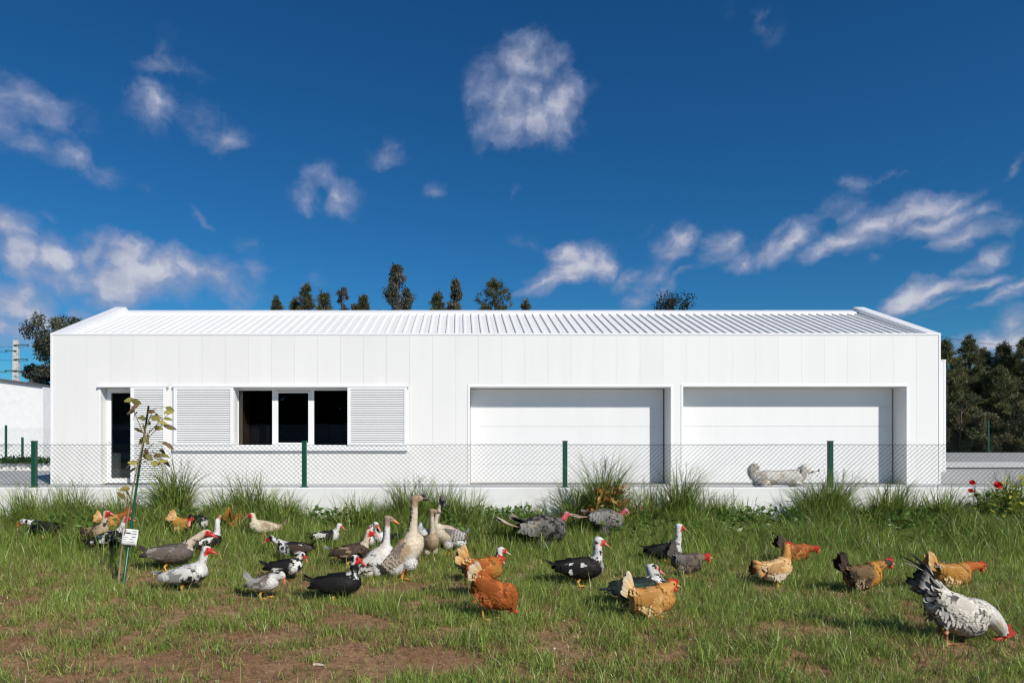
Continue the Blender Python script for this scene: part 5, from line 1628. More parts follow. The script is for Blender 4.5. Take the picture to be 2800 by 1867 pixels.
        if g('bar', 0):
            w_ = (np.sin((f.bt * L + .3 * f.bu * H) * g('bar', 0) + 4 * (f.n1 - .5)) * .5 + .5)[:, None] * g('baramt', .6) * (~hm)[:, None]
            col = col * (1 - w_) + np.asarray(g('barc', BLACK)) * w_
        f.bare = (f.hd < 1.5) & (f.tn > .8) & (f.hx > ({'duck': .55 - fs, 'hen': -.2, 'rooster': -.2, 'goose': .9, 'turkey': -9}[kind]))
        if kind == 'turkey': f.bare |= (f.tn > .45) & (f.dn < 1.5)
        return col * (.86 + .28 * f.n3[:, None]), f
    cols, f = paint(V)
    set_cols(me_, cols * .92)  # body darkened a little: shade under the feathers put into the colour
    me_.materials.append(M['bird'])
    link('body', me_, None, root)
    # ---- plumage: small feathers all over
    nf = len(me_.polygons); cen = np.zeros(nf * 3, np.float32); me_.polygons.foreach_get('center', cen); cen = cen.reshape(-1, 3).astype(float)
    nor = np.zeros(nf * 3, np.float32); me_.polygons.foreach_get('normal', nor); nor = nor.reshape(-1, 3).astype(float)
    area = np.zeros(nf, np.float32); me_.polygons.foreach_get('area', area)
    fl_ = {'duck': .0165, 'hen': .0175, 'rooster': .020, 'goose': .021, 'turkey': .028}[kind] * scale
    cnt = int(min(4200, area.sum() / (fl_ * fl_ * .22)))
    pick = RNG.choice(nf, cnt, p=area / area.sum())
    C = cen[pick] + RNG.normal(size=(cnt, 3)) * .002; Nf = nor[pick]
    c0, ff = paint(C)
    flow = np.tile(-ax, (cnt, 1)) - np.array([0, 0, .25]) * (np.abs(ff.bs) > .2)[:, None]
    tn_j = np.clip((ff.tn * 11).round().astype(int), 0, 11); TN = unit(np.gradient(NK, axis=0))
    flow = np.where((ff.neck)[:, None], -TN[tn_j], flow)
    hm = (ff.hd < 1.4) & (ff.tn > .8); flow = np.where(hm[:, None], -hdir, flow)
    ok = ~ff.bare
    size = fl_ * RNG.uniform(.75, 1.25, cnt) * np.where(ff.neck, .72, 1.0) * np.where(hm, .42, 1.0)
    jit = (.86 + .28 * RNG.random((cnt, 1)))
    tipf = pat.get('tip', None)
    c1 = np.clip(c0 * jit * pat.get('tipk', 1.08), 0, .85)
    if tipf is not None:
        w_ = (pat.get('tipamt', .8) * (ff.body < 1.6) * (~ff.neck))[:, None]; c1 = c1 * (1 - w_) + np.asarray(tipf) * w_ * jit
    Vf, Qf, Cf = feather_cards(C[ok], Nf[ok], flow[ok], size[ok], size[ok] * .62, (c0 * jit * .93)[ok], c1[ok], lift=pat.get('lift', .035))
    link('plumage', soft_normals(np_mesh('plumage', Vf, Qf, np.full(len(Qf), 4), np.clip(Cf, 0, 1)), Nf[ok]), M['feather'], root)
    # ---- wings
    wc = np.asarray(pat.get('wing', pat.get('body', BLACK))); wc2 = np.asarray(pat.get('wing2', wc)); wm = pat.get('wmott', 0)
    for s_ in (-1, 1):
        bw = Blob()
        ctr = B(-.06, .10, s_ * .40)
        wd_ = {'duck': (.40, .085, .30), 'hen': (.36, .085, .26), 'rooster': (.34, .085, .26), 'goose': (.42, .08, .30), 'turkey': (.36, .08, .28)}[kind]
        wl = unit(ax - up * .10)
        bw.loft([ctr + wl * L * wd_[0] * t - sd * s_ * .16 * W * t * t * (1.0) for t in (-1.12, -.8, -.3, .25, .7, 1.0)],
                [(.004, .010), (.010, wd_[2] * H * .32), (W * wd_[1] * .8, wd_[2] * H * .75), (W * wd_[1], wd_[2] * H), (W * wd_[1] * .8, wd_[2] * H * .72), (.006, .02)], 16, 12)
        mw = MB(); mw.add(bw.v, bw.f, True)
        Wv = np.array(mw.v)
        n_ = fbm(Wv[:, 0] * 26, Wv[:, 1] * 9, Wv[:, 2] * 40, sd_ + 3, 2)
        wcol = wc[None] + (wc2 - wc)[None] * sstep(n_, thr_of(wm) - .03, thr_of(wm) + .03)[:, None] * (1 if wm else 0)
        mw.c = [tuple(k_) for k_ in np.clip(wcol * .9, 0, 1)]
        # covert feathers on the outer face, then long flight feathers
        it = []
        for row in range(9):
            for k_ in range(12):
                t_ = .82 - row * .185 + random.uniform(-.06, .06); v_ = -.86 + k_ * .155 + random.uniform(-.05, .05)
                if v_ * v_ + (t_ * .8) ** 2 > 1.02: continue
                env = math.sqrt(max(.02, 1 - v_ * v_ * .9 - (max(0, abs(t_) - .3)) ** 2))
                pt = ctr + wl * L * wd_[0] * t_ + up * H * wd_[2] * v_ * (1 if t_ > -.4 else .7) + sd * s_ * (W * wd_[1] * env + .0015 + .0003 * (8 - row)) - sd * s_ * .16 * W * t_ * t_
                n0 = float(fbm(pt[0] * 26, pt[1] * 9, pt[2] * 40, sd_ + 3, 2)); w_ = float(sstep(n0, thr_of(wm) - .03, thr_of(wm) + .03)) if wm else 0
                cc = (wc + (wc2 - wc) * w_) * random.uniform(.92, 1.08)
                e_ = pat.get('wedge'); c1_ = np.asarray(e_) if e_ is not None else cc * 1.15
                it.append((pt, -wl - up * .12 + sd * s_ * .06, sd * s_, fl_ * (1.35 + .24 * row), fl_ * .85, cc, c1_, .06))
        prim = np.asarray(pat.get('prim', wc))
        for k_ in range(7):
            st_ = ctr - wl * L * wd_[0] * (.42 + .05 * k_) + up * H * wd_[2] * (.30 - .14 * k_) + sd * s_ * (W * .035 - .0012 * k_)
            it.append((st_, -wl * 1.0 + up * (.05 - .01 * k_) - sd * s_ * .10, sd * s_, L * {'duck': .34, 'goose': .34, 'turkey': .24}.get(kind, .20) * random.uniform(.9, 1.1), .024 * scale, prim * random.uniform(.75, 1.15), np.asarray(pat.get('primtip', prim)), .02))
        sm_ = strips(it); o_ = len(mw.v); mw.v += sm_.v; mw.c += sm_.c; mw.f += [[i + o_ for i in f_] for f_ in sm_.f]; mw.sm += sm_.sm
        wo = mw.build('wing', M['feather'], root)
        wv_ = np.array(mw.v) - ctr
        wn_ = (wv_ @ wl)[:, None] / (L * wd_[0]) ** 2 * wl + (wv_ @ up)[:, None] / (H * wd_[2]) ** 2 * up + ((wv_ @ sd) / (W * wd_[1] * 1.6) ** 2)[:, None] * sd + sd * s_ * (.4 / (W * wd_[1]))
        soft_normals(wo.data, unit(wn_), .35)
    # ---- tail
    tc_ = np.asarray(pat.get('tail', pat.get('body', BLACK))); tt_ = np.asarray(pat.get('tailtip', tc_))
    it = []
    if kind in ('duck', 'goose', 'turkey'):
        n_, spd, Lt, Wt = {'duck': (11, 15, .155, .028), 'goose': (10, 22, .13, .036), 'turkey': (16, 17, .30, .060)}[kind]
        te = R(pitch + (ta if ta is not None else 6)); base = B(-.50, .12)
        for k_ in range(n_):
            a = R(-spd + 2 * spd * k_ / (n_ - 1)); e2 = te + R(random.uniform(-4, 4)) - abs(a) * .35
            dr_ = np.array([-math.cos(e2 if te < 1.4 else e2) * math.cos(a), math.sin(a), -math.sin(-e2) * 1.0])
            dr_ = np.array([-math.cos(e2) * math.cos(a), math.sin(a), math.sin(e2)])
            it.append((base + sd * W * .30 * math.sin(a) * 1.4 + ax * .03 * scale, dr_, np.array([math.sin(te), 0, math.cos(te)]) , Lt * scale * (1 - .25 * abs(a) / R(spd)), Wt * scale, tc_ * random.uniform(.75, 1.2), tt_ * random.uniform(.85, 1.1), -.03))
        if kind == 'turkey':
            for k_ in range(22):
                a = R(random.uniform(-26, 26)); e2 = te + R(random.uniform(2, 16))
                it.append((B(random.uniform(-.42, -.30), .28, random.uniform(-.25, .25)), np.array([-math.cos(e2), math.sin(a) * .6, math.sin(e2)]), np.array([0, 0, 1.0]), .17 * scale, .05 * scale, np.asarray(pat.get('cov', tc_)) * random.uniform(.6, 1.1), np.asarray(pat.get('covtip', WHITE)) * random.uniform(.8, 1.1), .02))
    else:
        te = R((ta if ta is not None else 52)); base = B(-.48, .32)
        n_ = 16 if kind == 'hen' else 16; Lt = (.125 * scale if kind == 'hen' else .15 * scale) * tailk
        for k_ in range(n_):
            s_ = -1 if k_ % 2 else 1; q2 = (k_ // 2) / (n_ / 2 - 1)
            e2 = te + R(14 - 46 * q2)
            dr_ = np.array([-math.cos(e2), s_ * (.08 + .20 * q2), math.sin(e2)])
            it.append((base + sd * s_ * (.006 + .02 * q2) - up * .03 * q2 * scale, dr_, np.array([math.sin(te) * .2, s_ * 1.0, .3]), Lt * random.uniform(.85, 1.1) * (1 - .15 * q2), .034 * scale, tc_ * random.uniform(.75, 1.15), tt_ * random.uniform(.8, 1.1), random.uniform(.0, .08)))
        # soft saddle feathers that build the cushion before the tail
        for k_ in range(70):
            a = random.uniform(-1, 1); q2 = random.random()
            e2 = te - R(random.uniform(5, 50))
            it.append((B(-.30 - .16 * q2, .34 - .16 * abs(a) + .05 * q2, a * .30), np.array([-math.cos(e2), a * .45, math.sin(e2)]), np.array([.3, a, .8]), .050 * scale * random.uniform(.8, 1.25), .015 * scale, np.asarray(pat.get('saddle', pat.get('body', BLACK))) * random.uniform(.75, 1.15), np.asarray(pat.get('saddletip', pat.get('saddle', pat.get('body', BLACK)))) * random.uniform(.85, 1.15), .10))
        if kind == 'rooster':
            for k_ in range(9):
                s_ = -1 if k_ % 2 else 1
                e2 = te + R(random.uniform(-4, 22))
                it.append((base + up * .02, np.array([-math.cos(e2), s_ * .12, math.sin(e2)]), np.array([math.sin(e2), 0, math.cos(e2)]), .21 * scale * random.uniform(.8, 1.15), .030 * scale, np.asarray((WHITE, BLACK * 2, LGREY)[k_ % 3]), np.asarray((LGREY, BLACK * 2, WHITE)[k_ % 3]), .45))
            for k_ in range(46):
                a = random.uniform(-1, 1); e2 = te - R(random.uniform(-10, 70))
                it.append((B(-.42 - .10 * random.random(), .36 - .34 * random.random(), a * .30), np.array([-math.cos(e2), a * .5, math.sin(e2)]), np.array([.4, a, .6]), .075 * scale * random.uniform(.8, 1.3), .030 * scale, np.asarray(BLACK * 3 if k_ % 3 else LGREY * .6), np.asarray(WHITE * .8 if k_ % 2 else LGREY * .4), .18))
    strips(it).build('tail', M['feather'], root)
    # fluffy underside for hens
    if True:
      fcx = np.asarray(pat.get('fluff', pat.get('belly', pat.get('body', BLACK))))
      for s_ in ((-1, 1) if kind in ('hen', 'rooster') else ()):
        it = []
        for k_ in range(85):
            a = random.random() * 6.283
            o3 = B(-.05 + .26 * math.cos(a) * random.random() - .10, -.22 + .26 * math.sin(a) * random.random(), s_ * (.40 + .05 * random.random()))
            it.append((o3, np.array([-.35, s_ * .18, -1.0]) + RNG.normal(size=3) * .25, np.array([0, s_, .2]), .030 * scale * random.uniform(.7, 1.3), .013 * scale, fcx * random.uniform(.7, 1.1), fcx * random.uniform(.95, 1.3), .10))
        strips(it).build('thigh_fluff', M['feather'], root)
    # ---- head gear
    e_ = MB
    ex = .20 if kind != 'goose' else .30
    for s_ in (-1, 1):
        mb = MB(); p = hd + hdir * hl * ex + hup * hh_ * .30 + hs_ * s_ * hw * .86
        mb.ball(p, .0052 * scale, 8, 6); mb.build('eye', M['eye'], root)
    def oriented(mb_, name, mat):
        v_ = np.array(mb_.v); v_ = hd + v_[:, :1] * hdir + v_[:, 1:2] * hs_ + v_[:, 2:3] * hup
        mb_.v = [tuple(k_) for k_ in v_]; return mb_.build(name, mat, root)
    k = scale
    if kind in ('duck', 'goose'):
        bl_ = {'duck': .052, 'goose': .062}[kind] * k * pat.get('billk', 1.0)
        bc = np.asarray(pat.get('bill', PINK)); bt_ = np.asarray(pat.get('billtip', bc))
        x0 = hl * .88
        secs = [(0, .62, .66, -.05), (.30, .52, .46, -.16), (.62, .50, .26, -.26), (.88, .50, .17, -.33), (1.0, .28, .08, -.38)]
        if kind == 'goose': secs = [(0, .62, .82, .0), (.30, .52, .58, -.12), (.62, .44, .36, -.24), (.88, .38, .22, -.34), (1.0, .18, .08, -.38)]
        mb = MB(); sg = 10; vs = []; cc = []
        for (t, w_, h2, zc) in secs:
            for j in range(sg):
                a = 6.283 * j / sg
                vs.append((x0 + bl_ * t, hw * w_ * math.cos(a), hh_ * (zc + h2 * .72 * math.sin(a))))
                cc.append(tuple(bc * (1 - t) + bt_ * t))
        fs = [(i * sg + j, i * sg + (j + 1) % sg, (i + 1) * sg + (j + 1) % sg, (i + 1) * sg + j) for i in range(len(secs) - 1) for j in range(sg)]
        fs.append(list(range((len(secs) - 1) * sg, len(secs) * sg)))
        mb.add(vs, fs, True); mb.c = cc
        oriented(mb, 'bill', M['skin'])
        if kind == 'duck' and pat.get('face', .6) > .3:
            mb = MB(); rc = tuple(np.asarray(pat.get('facec', RED)))
            nl = int(5 + 14 * pat.get('face', .6))
            for j in range(nl):
                a = random.uniform(-1, 1)
                mb.ball((hl * random.uniform(.35, 1.05) - hl * .3 * max(0, pat.get('face', .6) - .5), hw * a * .85, hh_ * (random.uniform(-.25, .55) if abs(a) > .5 else random.uniform(.35, .62))), random.uniform(.0035, .0062) * k, 6, 5, col=tuple(np.array(rc) * random.uniform(.75, 1.15)))
            oriented(mb, 'caruncles', M['skin'])
        if kind == 'goose' and pat.get('knob', False):
            mb = MB(); mb.ball((hl * 1.0, 0, hh_ * .62), (.017 * k, .013 * k, .016 * k), 10, 8, col=tuple(bc)); oriented(mb, 'bill_knob', M['skin'])
    if kind in ('hen', 'rooster'):
        mb = MB(); bc = (0.52, 0.36, 0.16)
        sg = 8; vs = []
        for (t, r_, dz_) in ((0, .42, 0), (.45, .30, -.05), (.8, .15, -.18), (1, .03, -.32)):
            for j in range(sg):
                a = 6.283 * j / sg; vs.append((hl * .95 + .024 * k * t, hw * r_ * math.cos(a), hh_ * (dz_ + r_ * .9 * math.sin(a))))
        mb.add(vs, [(i * sg + j, i * sg + (j + 1) % sg, (i + 1) * sg + (j + 1) % sg, (i + 1) * sg + j) for i in range(3) for j in range(sg)], True, bc)
        oriented(mb, 'beak', M['skin'])
        cs_ = pat.get('comb', 1.0) * (1.7 if kind == 'rooster' else .72)
        mb = MB()
        pts2 = [(hl * 1.05, hh_ * .45)]
        for j in range(5):
            xx = hl * (.95 - .42 * j)
            pts2 += [(xx, hh_ * 1.0 + (.018 + .006 * math.sin(j * 1.3 + .6)) * k * cs_), (xx - hl * .2, hh_ * 1.0 + .007 * k * cs_)]
        pts2 += [(-hl * 1.05, hh_ * .85), (-hl * .4, hh_ * .6), (hl * .4, hh_ * .55)]
        mb.prism([(x_, z_) for x_, z_ in pts2], 'y', -.0042 * k, .0042 * k, col=tuple(RED * .95)); oriented(mb, 'comb', M['skin'])
        for s_ in (-1, 1):
            mb = MB(); wl_ = (.013 if kind == 'hen' else .022) * k * pat.get('comb', 1.0)
            mb.ball((hl * .75, s_ * hw * .42, -hh_ * .72 - wl_ * .6), (.011 * k, .004 * k, wl_), 8, 7, col=tuple(RED)); oriented(mb, 'wattle', M['skin'])
    if kind == 'turkey':
        mb = MB()
        sg = 8; vs = []
        for (t, r_, dz_) in ((0, .45, 0), (.45, .32, -.05), (.8, .18, -.2), (1, .03, -.35)):
            for j in range(sg):
                a = 6.283 * j / sg; vs.append((hl * .9 + .036 * k * t, hw * r_ * math.cos(a), hh_ * (dz_ + r_ * .9 * math.sin(a))))
        mb.add(vs, [(i * sg + j, i * sg + (j + 1) % sg, (i + 1) * sg + (j + 1) % sg, (i + 1) * sg + j) for i in range(3) for j in range(sg)], True, (.55, .30, .22))
        oriented(mb, 'beak', M['skin'])
        mb = MB()
        for j in range(26):
            t_ = random.uniform(.35, .95); i_ = int(t_ * 11); a = random.uniform(-1.2, 1.2)
            q3 = NK[i_] + ax * rr[i_] * math.cos(a) * .95 + sd * rr[i_] * math.sin(a) * .95
            mb.ball(q3, random.uniform(.006, .011) * k, 6, 5, col=tuple(np.array([.60, .09, .11]) * random.uniform(.8, 1.2)))
        mb.tube([hd + hdir * hl * .9 + hup * hh_ * .3, hd + hdir * hl * 1.35 - hup * hh_ * .1, hd + hdir * hl * 1.3 - hup * hh_ * 1.4], [.006 * k, .006 * k, .004 * k], 6, col=(.62, .12, .13))
        mb.build('wattles', M['skin'], root)
    # ---- legs
    lc = np.asarray(pat.get('leg', YEL))
    if legs:
        for s_ in (-1, 1):
            ho = np.array([c[0] - .02 * scale, 0, 0]) * .55
            hip = B(-.05, -.42, s_ * .22)
            ft = np.array([ho[0] * .9 + (.028 * s_ * scale if pat.get('walk') else .012 * s_), s_ * W * .24, .006])
            hock = np.array([hip[0] * .55 + ft[0] * .45 - .020 * scale, ft[1], max(.03, hip[2] * .55)])
            mb = MB(); r_ = (.0075 if kind in ('hen', 'duck') else .0105) * scale
            mb.tube([hip, hock], [r_ * 1.5, r_ * 1.1], 7, col=tuple(lc)); mb.tube([hock, ft + np.array([0, 0, .004])], [r_ * 1.1, r_ * .85], 7, col=tuple(lc))
            tl = (.050 if kind in ('hen', 'rooster') else .055 if kind == 'duck' else .07) * scale
            tps = []
            for a in (-.5, 0, .5):
                te_ = ft + np.array([tl * math.cos(a), tl * math.sin(a), .0])
                mb.tube([ft, ft * .5 + te_ * .5 + np.array([0, 0, .006]), te_], [r_ * .7, r_ * .62, r_ * .3], 6, col=tuple(lc)); tps.append(te_)
            mb.tube([ft, ft + np.array([-tl * .45, 0, .002])], [r_ * .6, r_ * .3], 5, col=tuple(lc))
            if kind in ('duck', 'goose'):
                mb.add([ft + np.array([0, 0, .004]), tps[0], (tps[0] + tps[1]) / 2 * .94 + ft * .06, tps[1], (tps[1] + tps[2]) / 2 * .94 + ft * .06, tps[2]], [(0, 1, 2), (0, 2, 3), (0, 3, 4), (0, 4, 5)], False, tuple(lc * .9))
            mb.build('leg', M['skin'], root)
    return root

# ---- the flock -----------------------------------------------------
D = 'duck'; H_ = 'hen'
def pt(**k): return k
P_black = lambda **k: dict(dict(body=BLACK * 1.3, body2=np.array([.03, .035, .035]), mott=.3, neck=WHITE, neck2=BLACK, nmott=.12, head=WHITE, head2=BLACK, hmott=.06, wing=BLACK * 1.2, tail=BLACK * 1.2, face=.42, facec=np.array([.62, .08, .05]), bill=PINK), **k)
GD = 'muscovy ducks in the field'; GH = 'hens in the field'; GG = 'geese in the field'; GT = 'turkeys in the field'
bird(D, 'black duck with white head stretched down at the far left edge', 'duck', (120, 1500), (118, 1457), (60, 1441), (35, 1464), 180, 4, .92, P_black(nmott=.25, bill=ORANGE, face=.5), neck_up=.1, group=GD)
bird(D, 'brown mottled duck with cream neck and red face behind the sapling tag', 'duck', (266, 1506), (264, 1463), (302, 1409), (323, 1412), -25, 12, .98, dict(body=DKBR, body2=TAN, mott=.42, neck=CREAM, neck2=DKBR, nmott=.12, head=CREAM, face=.9, wing=DKBR * 1.4, wing2=TAN, wmott=.35, breast=TAN, bth=.30, tail=DKBR, bill=PINK), group=GD)
bird(H_, 'orange hen half hidden behind the red faced ducks at the left', 'hen', (306, 1482), (306, 1438), (350, 1409), (361, 1409), 5, 8, .92, dict(body=BUFF, body2=GOLD, mott=.3, neck=RUST * 1.2, wing=BUFF * .85, tail=PALEB, tailtip=BUFF, fluff=BUFF, head=RUST), ta=48, group=GH)
bird(D, 'black and white duck with grey white neck right under the paper tag', 'duck', (302, 1515), (298, 1474), (343, 1419), (357, 1421), 12, 14, 1.0, dict(body=BLACK * 1.4, body2=WHITE, mott=.16, neck=WHITE, neck2=LGREY, nmott=.3, head=LGREY, face=1.0, wing=BLACK * 1.4, wing2=WHITE, wmott=.22, tail=BLACK * 1.5, facec=RED), ta=-12, group=GD)
bird(D, 'large grey brown duck striding right with outstretched cream neck', 'duck', (468, 1560), (468, 1513), (566, 1457), (588, 1463), 0, 5, 1.16, dict(body=GREYB, body2=GREYB * .7, mott=.45, fine=True, neck=CREAM * 1.05, neck2=GREYB, nmott=.10, breast=GREYB * .8, bth=.30, head=CREAM, face=.85, wing=GREYB * 1.15, wing2=LGREY * .8, wmott=.2, prim=GREYB * .8, tail=DKBR, bill=RED * 1.1, tip=GREYB * 1.6, tipamt=.3), ta=16, neck_up=.0, group=GD, Lk=1.06)
bird(D, 'white duck with grey streaked wings and black tail in the left foreground', 'duck', (518, 1616), (510, 1570), (566, 1502), (590, 1509), 0, 12, 1.04, dict(body=WHITE * .95, body2=BLACK * 2, mott=.20, rump=BLACK * 2, belly=WHITE * .8, belly2=BLACK * 2, bmott=.35, neck=WHITE, neck2=LGREY, nmott=.16, head=WHITE, head2=LGREY, hmott=.2, face=.75, wing=WHITE * .92, wing2=LGREY * .7, wmott=.38, prim=WHITE * .8, tail=BLACK * 2, tailtip=LGREY, bill=RED * 1.15), ta=0, neck_up=.75, group=GD)
bird(H_, 'golden hen with raised tail behind the black duck group at the left', 'hen', (502, 1482), (506, 1440), (541, 1428), (551, 1431), 0, -8, .98, dict(body=BUFF, body2=GOLD, mott=.3, neck=GOLD, wing=GOLD, tail=PALEB, tailtip=BUFF, saddle=BUFF, saddletip=PALEB, fluff=PALEB, head=GOLD), ta=58, group=GH)
bird(D, 'black duck facing forward with red head and white chest blaze', 'duck', (543, 1497), (546, 1450), (539, 1428), (541, 1439), -65, 14, 1.05, dict(body=BLACK * 1.1, neck=BLACK * 1.3, breast=WHITE, breast2=BLACK, brmott=.35, bth=.40, head=BLACK, face=.8, wing=BLACK * 1.1, tail=BLACK, bill=PINK), hf=.17, bf=0., neck_up=.6, group=GD, hyaw=-50)
bird(D, 'dark duck with slender white neck and white wing patch seen from behind', 'duck', (570, 1516), (566, 1482), (590, 1426), (592, 1416), 38, 12, .95, dict(body=BLACK * 1.6, body2=DKBR, mott=.3, neck=WHITE, neck2=RED * .8, nmott=.04, head=WHITE, face=.3, facec=PINK, wing=BLACK * 1.6, wing2=WHITE, wmott=.30, tail=BLACK * 1.4), neck_up=.8, group=GD, hyaw=60)
bird(H_, 'golden brown hen seen from behind near the middle left', 'hen', (642, 1476), (641, 1436), (642, 1420), (644, 1424), 86, 0, 1.0, dict(body=GOLD, body2=RUST, mott=.4, neck=GOLD, wing=GOLD * .9, tail=GOLD, saddle=GOLD, saddletip=BUFF, fluff=BUFF, head=GOLD), hf=.17, bf=0., ta=60, group=GH)
bird(D, 'cream duck with bright red head facing left behind the pied ducks', 'duck', (722, 1490), (722, 1451), (692, 1417), (676, 1421), 205, 10, .98, dict(body=CREAM, body2=TAN, mott=.35, neck=CREAM * 1.1, breast=CREAM * 1.08, bth=.2, head=CREAM, face=.95, wing=TAN, wing2=CREAM, wmott=.45, tail=TAN, bill=PINK), ta=14, neck_up=.6, group=GD)
bird(D, 'black and white pied duck facing left with tail cocked up', 'duck', (800, 1541), (803, 1501), (738, 1472), (723, 1481), 180, 2, .95, dict(body=BLACK * 2, body2=WHITE, mott=.12, breast=WHITE, breast2=BLACK, brmott=.18, bth=.16, neck=WHITE, neck2=BLACK, nmott=.30, head=WHITE, head2=BLACK, hmott=.35, face=.5, wing=DKBR, wing2=WHITE, wmott=.20, tail=DKBR, bill=PINK), ta=32, neck_up=.15, group=GD)
bird(D, 'black duck with white speckled chest facing right below the pied duck', 'duck', (780, 1588), (781, 1549), (828, 1518), (842, 1533), 0, 6, .88, dict(body=BLACK * 1.4, body2=WHITE, mott=.04, breast=WHITE, breast2=BLACK, brmott=.40, bth=.20, neck=WHITE, neck2=BLACK, nmott=.48, head=WHITE, head2=BLACK, hmott=.25, face=.45, wing=BLACK * 1.4, wing2=WHITE, wmott=.06, tail=BLACK * 1.3, bill=PINK), ta=14, neck_up=.5, group=GD)
bird(D, 'small silvery white duck with drooping bill in the foreground', 'duck', (730, 1637), (722, 1594), (774, 1571), (787, 1598), -10, 10, .80, dict(body=LGREY * 1.1, body2=GREYB * 1.3, mott=.40, belly=WHITE * .85, neck=WHITE * .95, breast=WHITE * .92, bth=.30, head=WHITE * .95, face=.22, facec=PINK, wing=LGREY, wing2=GREYB * 1.3, wmott=.45, tail=LGREY * .8, bill=PINK * 1.1, leg=YEL), ta=34, neck_up=.9, group=GD, Lk=.86, fat=.95)
bird(D, 'black duck with clean white neck and patched wing before the wall', 'duck', (892, 1500), (892, 1470), (929, 1440), (941, 1447), 0, 5, .84, P_black(nmott=.02, breast=WHITE, bth=.36, wing2=WHITE, wmott=.34, face=.3, tail=DKBR), ta=12, neck_up=.7, group=GD)
bird(D, 'dark brown duck with cream neck and red head left of the white goose', 'duck', (960, 1550), (962, 1509), (1012, 1456), (1031, 1463), 0, 8, 1.02, dict(body=DKBR, body2=DKBR * .6, mott=.4, neck=CREAM, neck2=RED * .8, nmott=.14, head=CREAM, face=.9, wing=DKBR * 1.1, wing2=TAN, wmott=.16, tail=DKBR, tailtip=LGREY, bill=PINK, tip=TAN, tipamt=.22), ta=14, neck_up=.7, group=GD)
bird(D, 'white headed duck facing left just behind the red headed brown duck', 'duck', (1022, 1508), (1024, 1480), (1015, 1441), (1005, 1448), 215, 10, .80, P_black(hmott=.25, face=.55, breast=WHITE, bth=.2), neck_up=.8, group=GD)
bird(D, 'black duck with white throat behind the head of the white goose', 'duck', (1046, 1505), (1052, 1472), (1031, 1432), (1041, 1441), 228, 8, .90, P_black(breast=WHITE, bth=.18, hmott=.15, face=.35), neck_up=.8, group=GD, hyaw=-30)
bird(D, 'glossy black duck with white speckled neck in the centre foreground', 'duck', (924, 1640), (925, 1596), (974, 1528), (1000, 1541), 0, 6, 1.04, dict(body=BLACK * 1.15, neck=BLACK * 1.3, neck2=WHITE, nmott=.42, nstart=.12, head=WHITE, head2=BLACK, hmott=.40, face=.62, wing=BLACK * 1.25, tail=BLACK * 1.2, bill=RED * 1.15, billtip=PINK), ta=16, neck_up=.85, group=GD, fat=1.05)
bird('goose', 'white goose with grey brown head and orange bill', 'goose', (1018, 1582), (1029, 1532), (1064, 1418), (1093, 1429), 0, 34, .92, dict(body=WHITE, body2=CREAM, mott=.2, rump=GREYB, neck=WHITE, nape=GREYB * 1.2, head=np.array([.36, .27, .19]), wing=WHITE * .95, wing2=DKBR, wmott=.10, prim=GREYB, tail=GREYB, tailtip=LGREY, bill=ORANGE, leg=ORANGE, tip=WHITE, tipamt=.3), ta=-30, neck_up=.8, group=GG)
bird('goose', 'tallest goose with long buff neck and black knobbed bill', 'goose', (1106, 1582), (1106, 1510), (1140, 1363), (1170, 1362), 0, 44, 1.06, dict(body=TAN * 1.15, body2=GREYB, mott=.05, belly=WHITE * .9, breast=CREAM * 1.02, bth=.22, neck=CREAM * 1.05, nape=DKBR, head=TAN, wing=GREYB * 1.3, wedge=CREAM, wing2=TAN, wmott=.3, prim=GREYB, tail=GREYB, tailtip=WHITE, rump=WHITE * .9, bill=BLACK * 2.2, knob=True, leg=ORANGE), ta=-34, neck_up=.85, group=GG, fat=.93)
bird('goose', 'young buff goose facing forward between the two tall geese', 'goose', (1177, 1528), (1176, 1484), (1186, 1394), (1208, 1398), -72, 28, .78, dict(body=TAN, body2=GREYB, mott=.3, breast=TAN * 1.05, bth=.2, neck=CREAM, nape=DKBR, head=TAN, wing=GREYB * 1.2, wedge=CREAM, tail=GREYB, belly=CREAM, bill=BLACK * 2.5, leg=ORANGE), hf=.12, bf=0., neck_up=.85, group=GG, hyaw=0)
bird('goose', 'buff goose with barred wings and white stern facing left', 'goose', (1233, 1516), (1224, 1465), (1210, 1367), (1213, 1372), 180, 12, .92, dict(body=CREAM, body2=TAN, mott=.2, rump=WHITE, belly=WHITE * .85, breast=CREAM * 1.05, bth=.1, neck=CREAM, nape=GREYB, head=GREYB, wing=GREYB * 1.2, wedge=WHITE * .9, prim=GREYB, tail=GREYB, tailtip=WHITE, bill=BLACK * 2, knob=True, leg=ORANGE), ta=22, neck_up=.75, group=GG, hyaw=-55)
bird(D, 'white duck mostly hidden between the tall goose and the young goose', 'duck', (1153, 1505), (1155, 1462), (1149, 1440), (1146, 1446), 110, 8, .9, dict(body=WHITE, body2=LGREY, mott=.2, neck=WHITE, head=WHITE, face=.3, wing=WHITE, tail=LGREY), hf=.15, bf=0, group=GD)
bird(H_, 'rust brown hen standing behind the pecking hen', 'hen', (1312, 1640), (1324, 1552), (1366, 1531), (1381, 1540), 5, 4, 1.12, dict(body=RUST * 1.25, body2=GOLD, mott=.35, neck=RUST * 1.3, breast=GOLD * .8, bth=.25, wing=RUST * 1.2, tail=BUFF, tailtip=PALEB, saddle=RUST * 1.3, saddletip=PALEB, fluff=RUST * 1.2, head=RUST * 1.2, leg=YEL), ta=62, group=GH)
bird(D, 'black duck with white head looking over the back of the rust hen', 'duck', (1335, 1588), (1325, 1556), (1371, 1503), (1396, 1512), 0, 6, .96, P_black(nmott=.1, head2=BLACK, hmott=.08, face=.45, billtip=WHITE), neck_up=.8, group=GD)
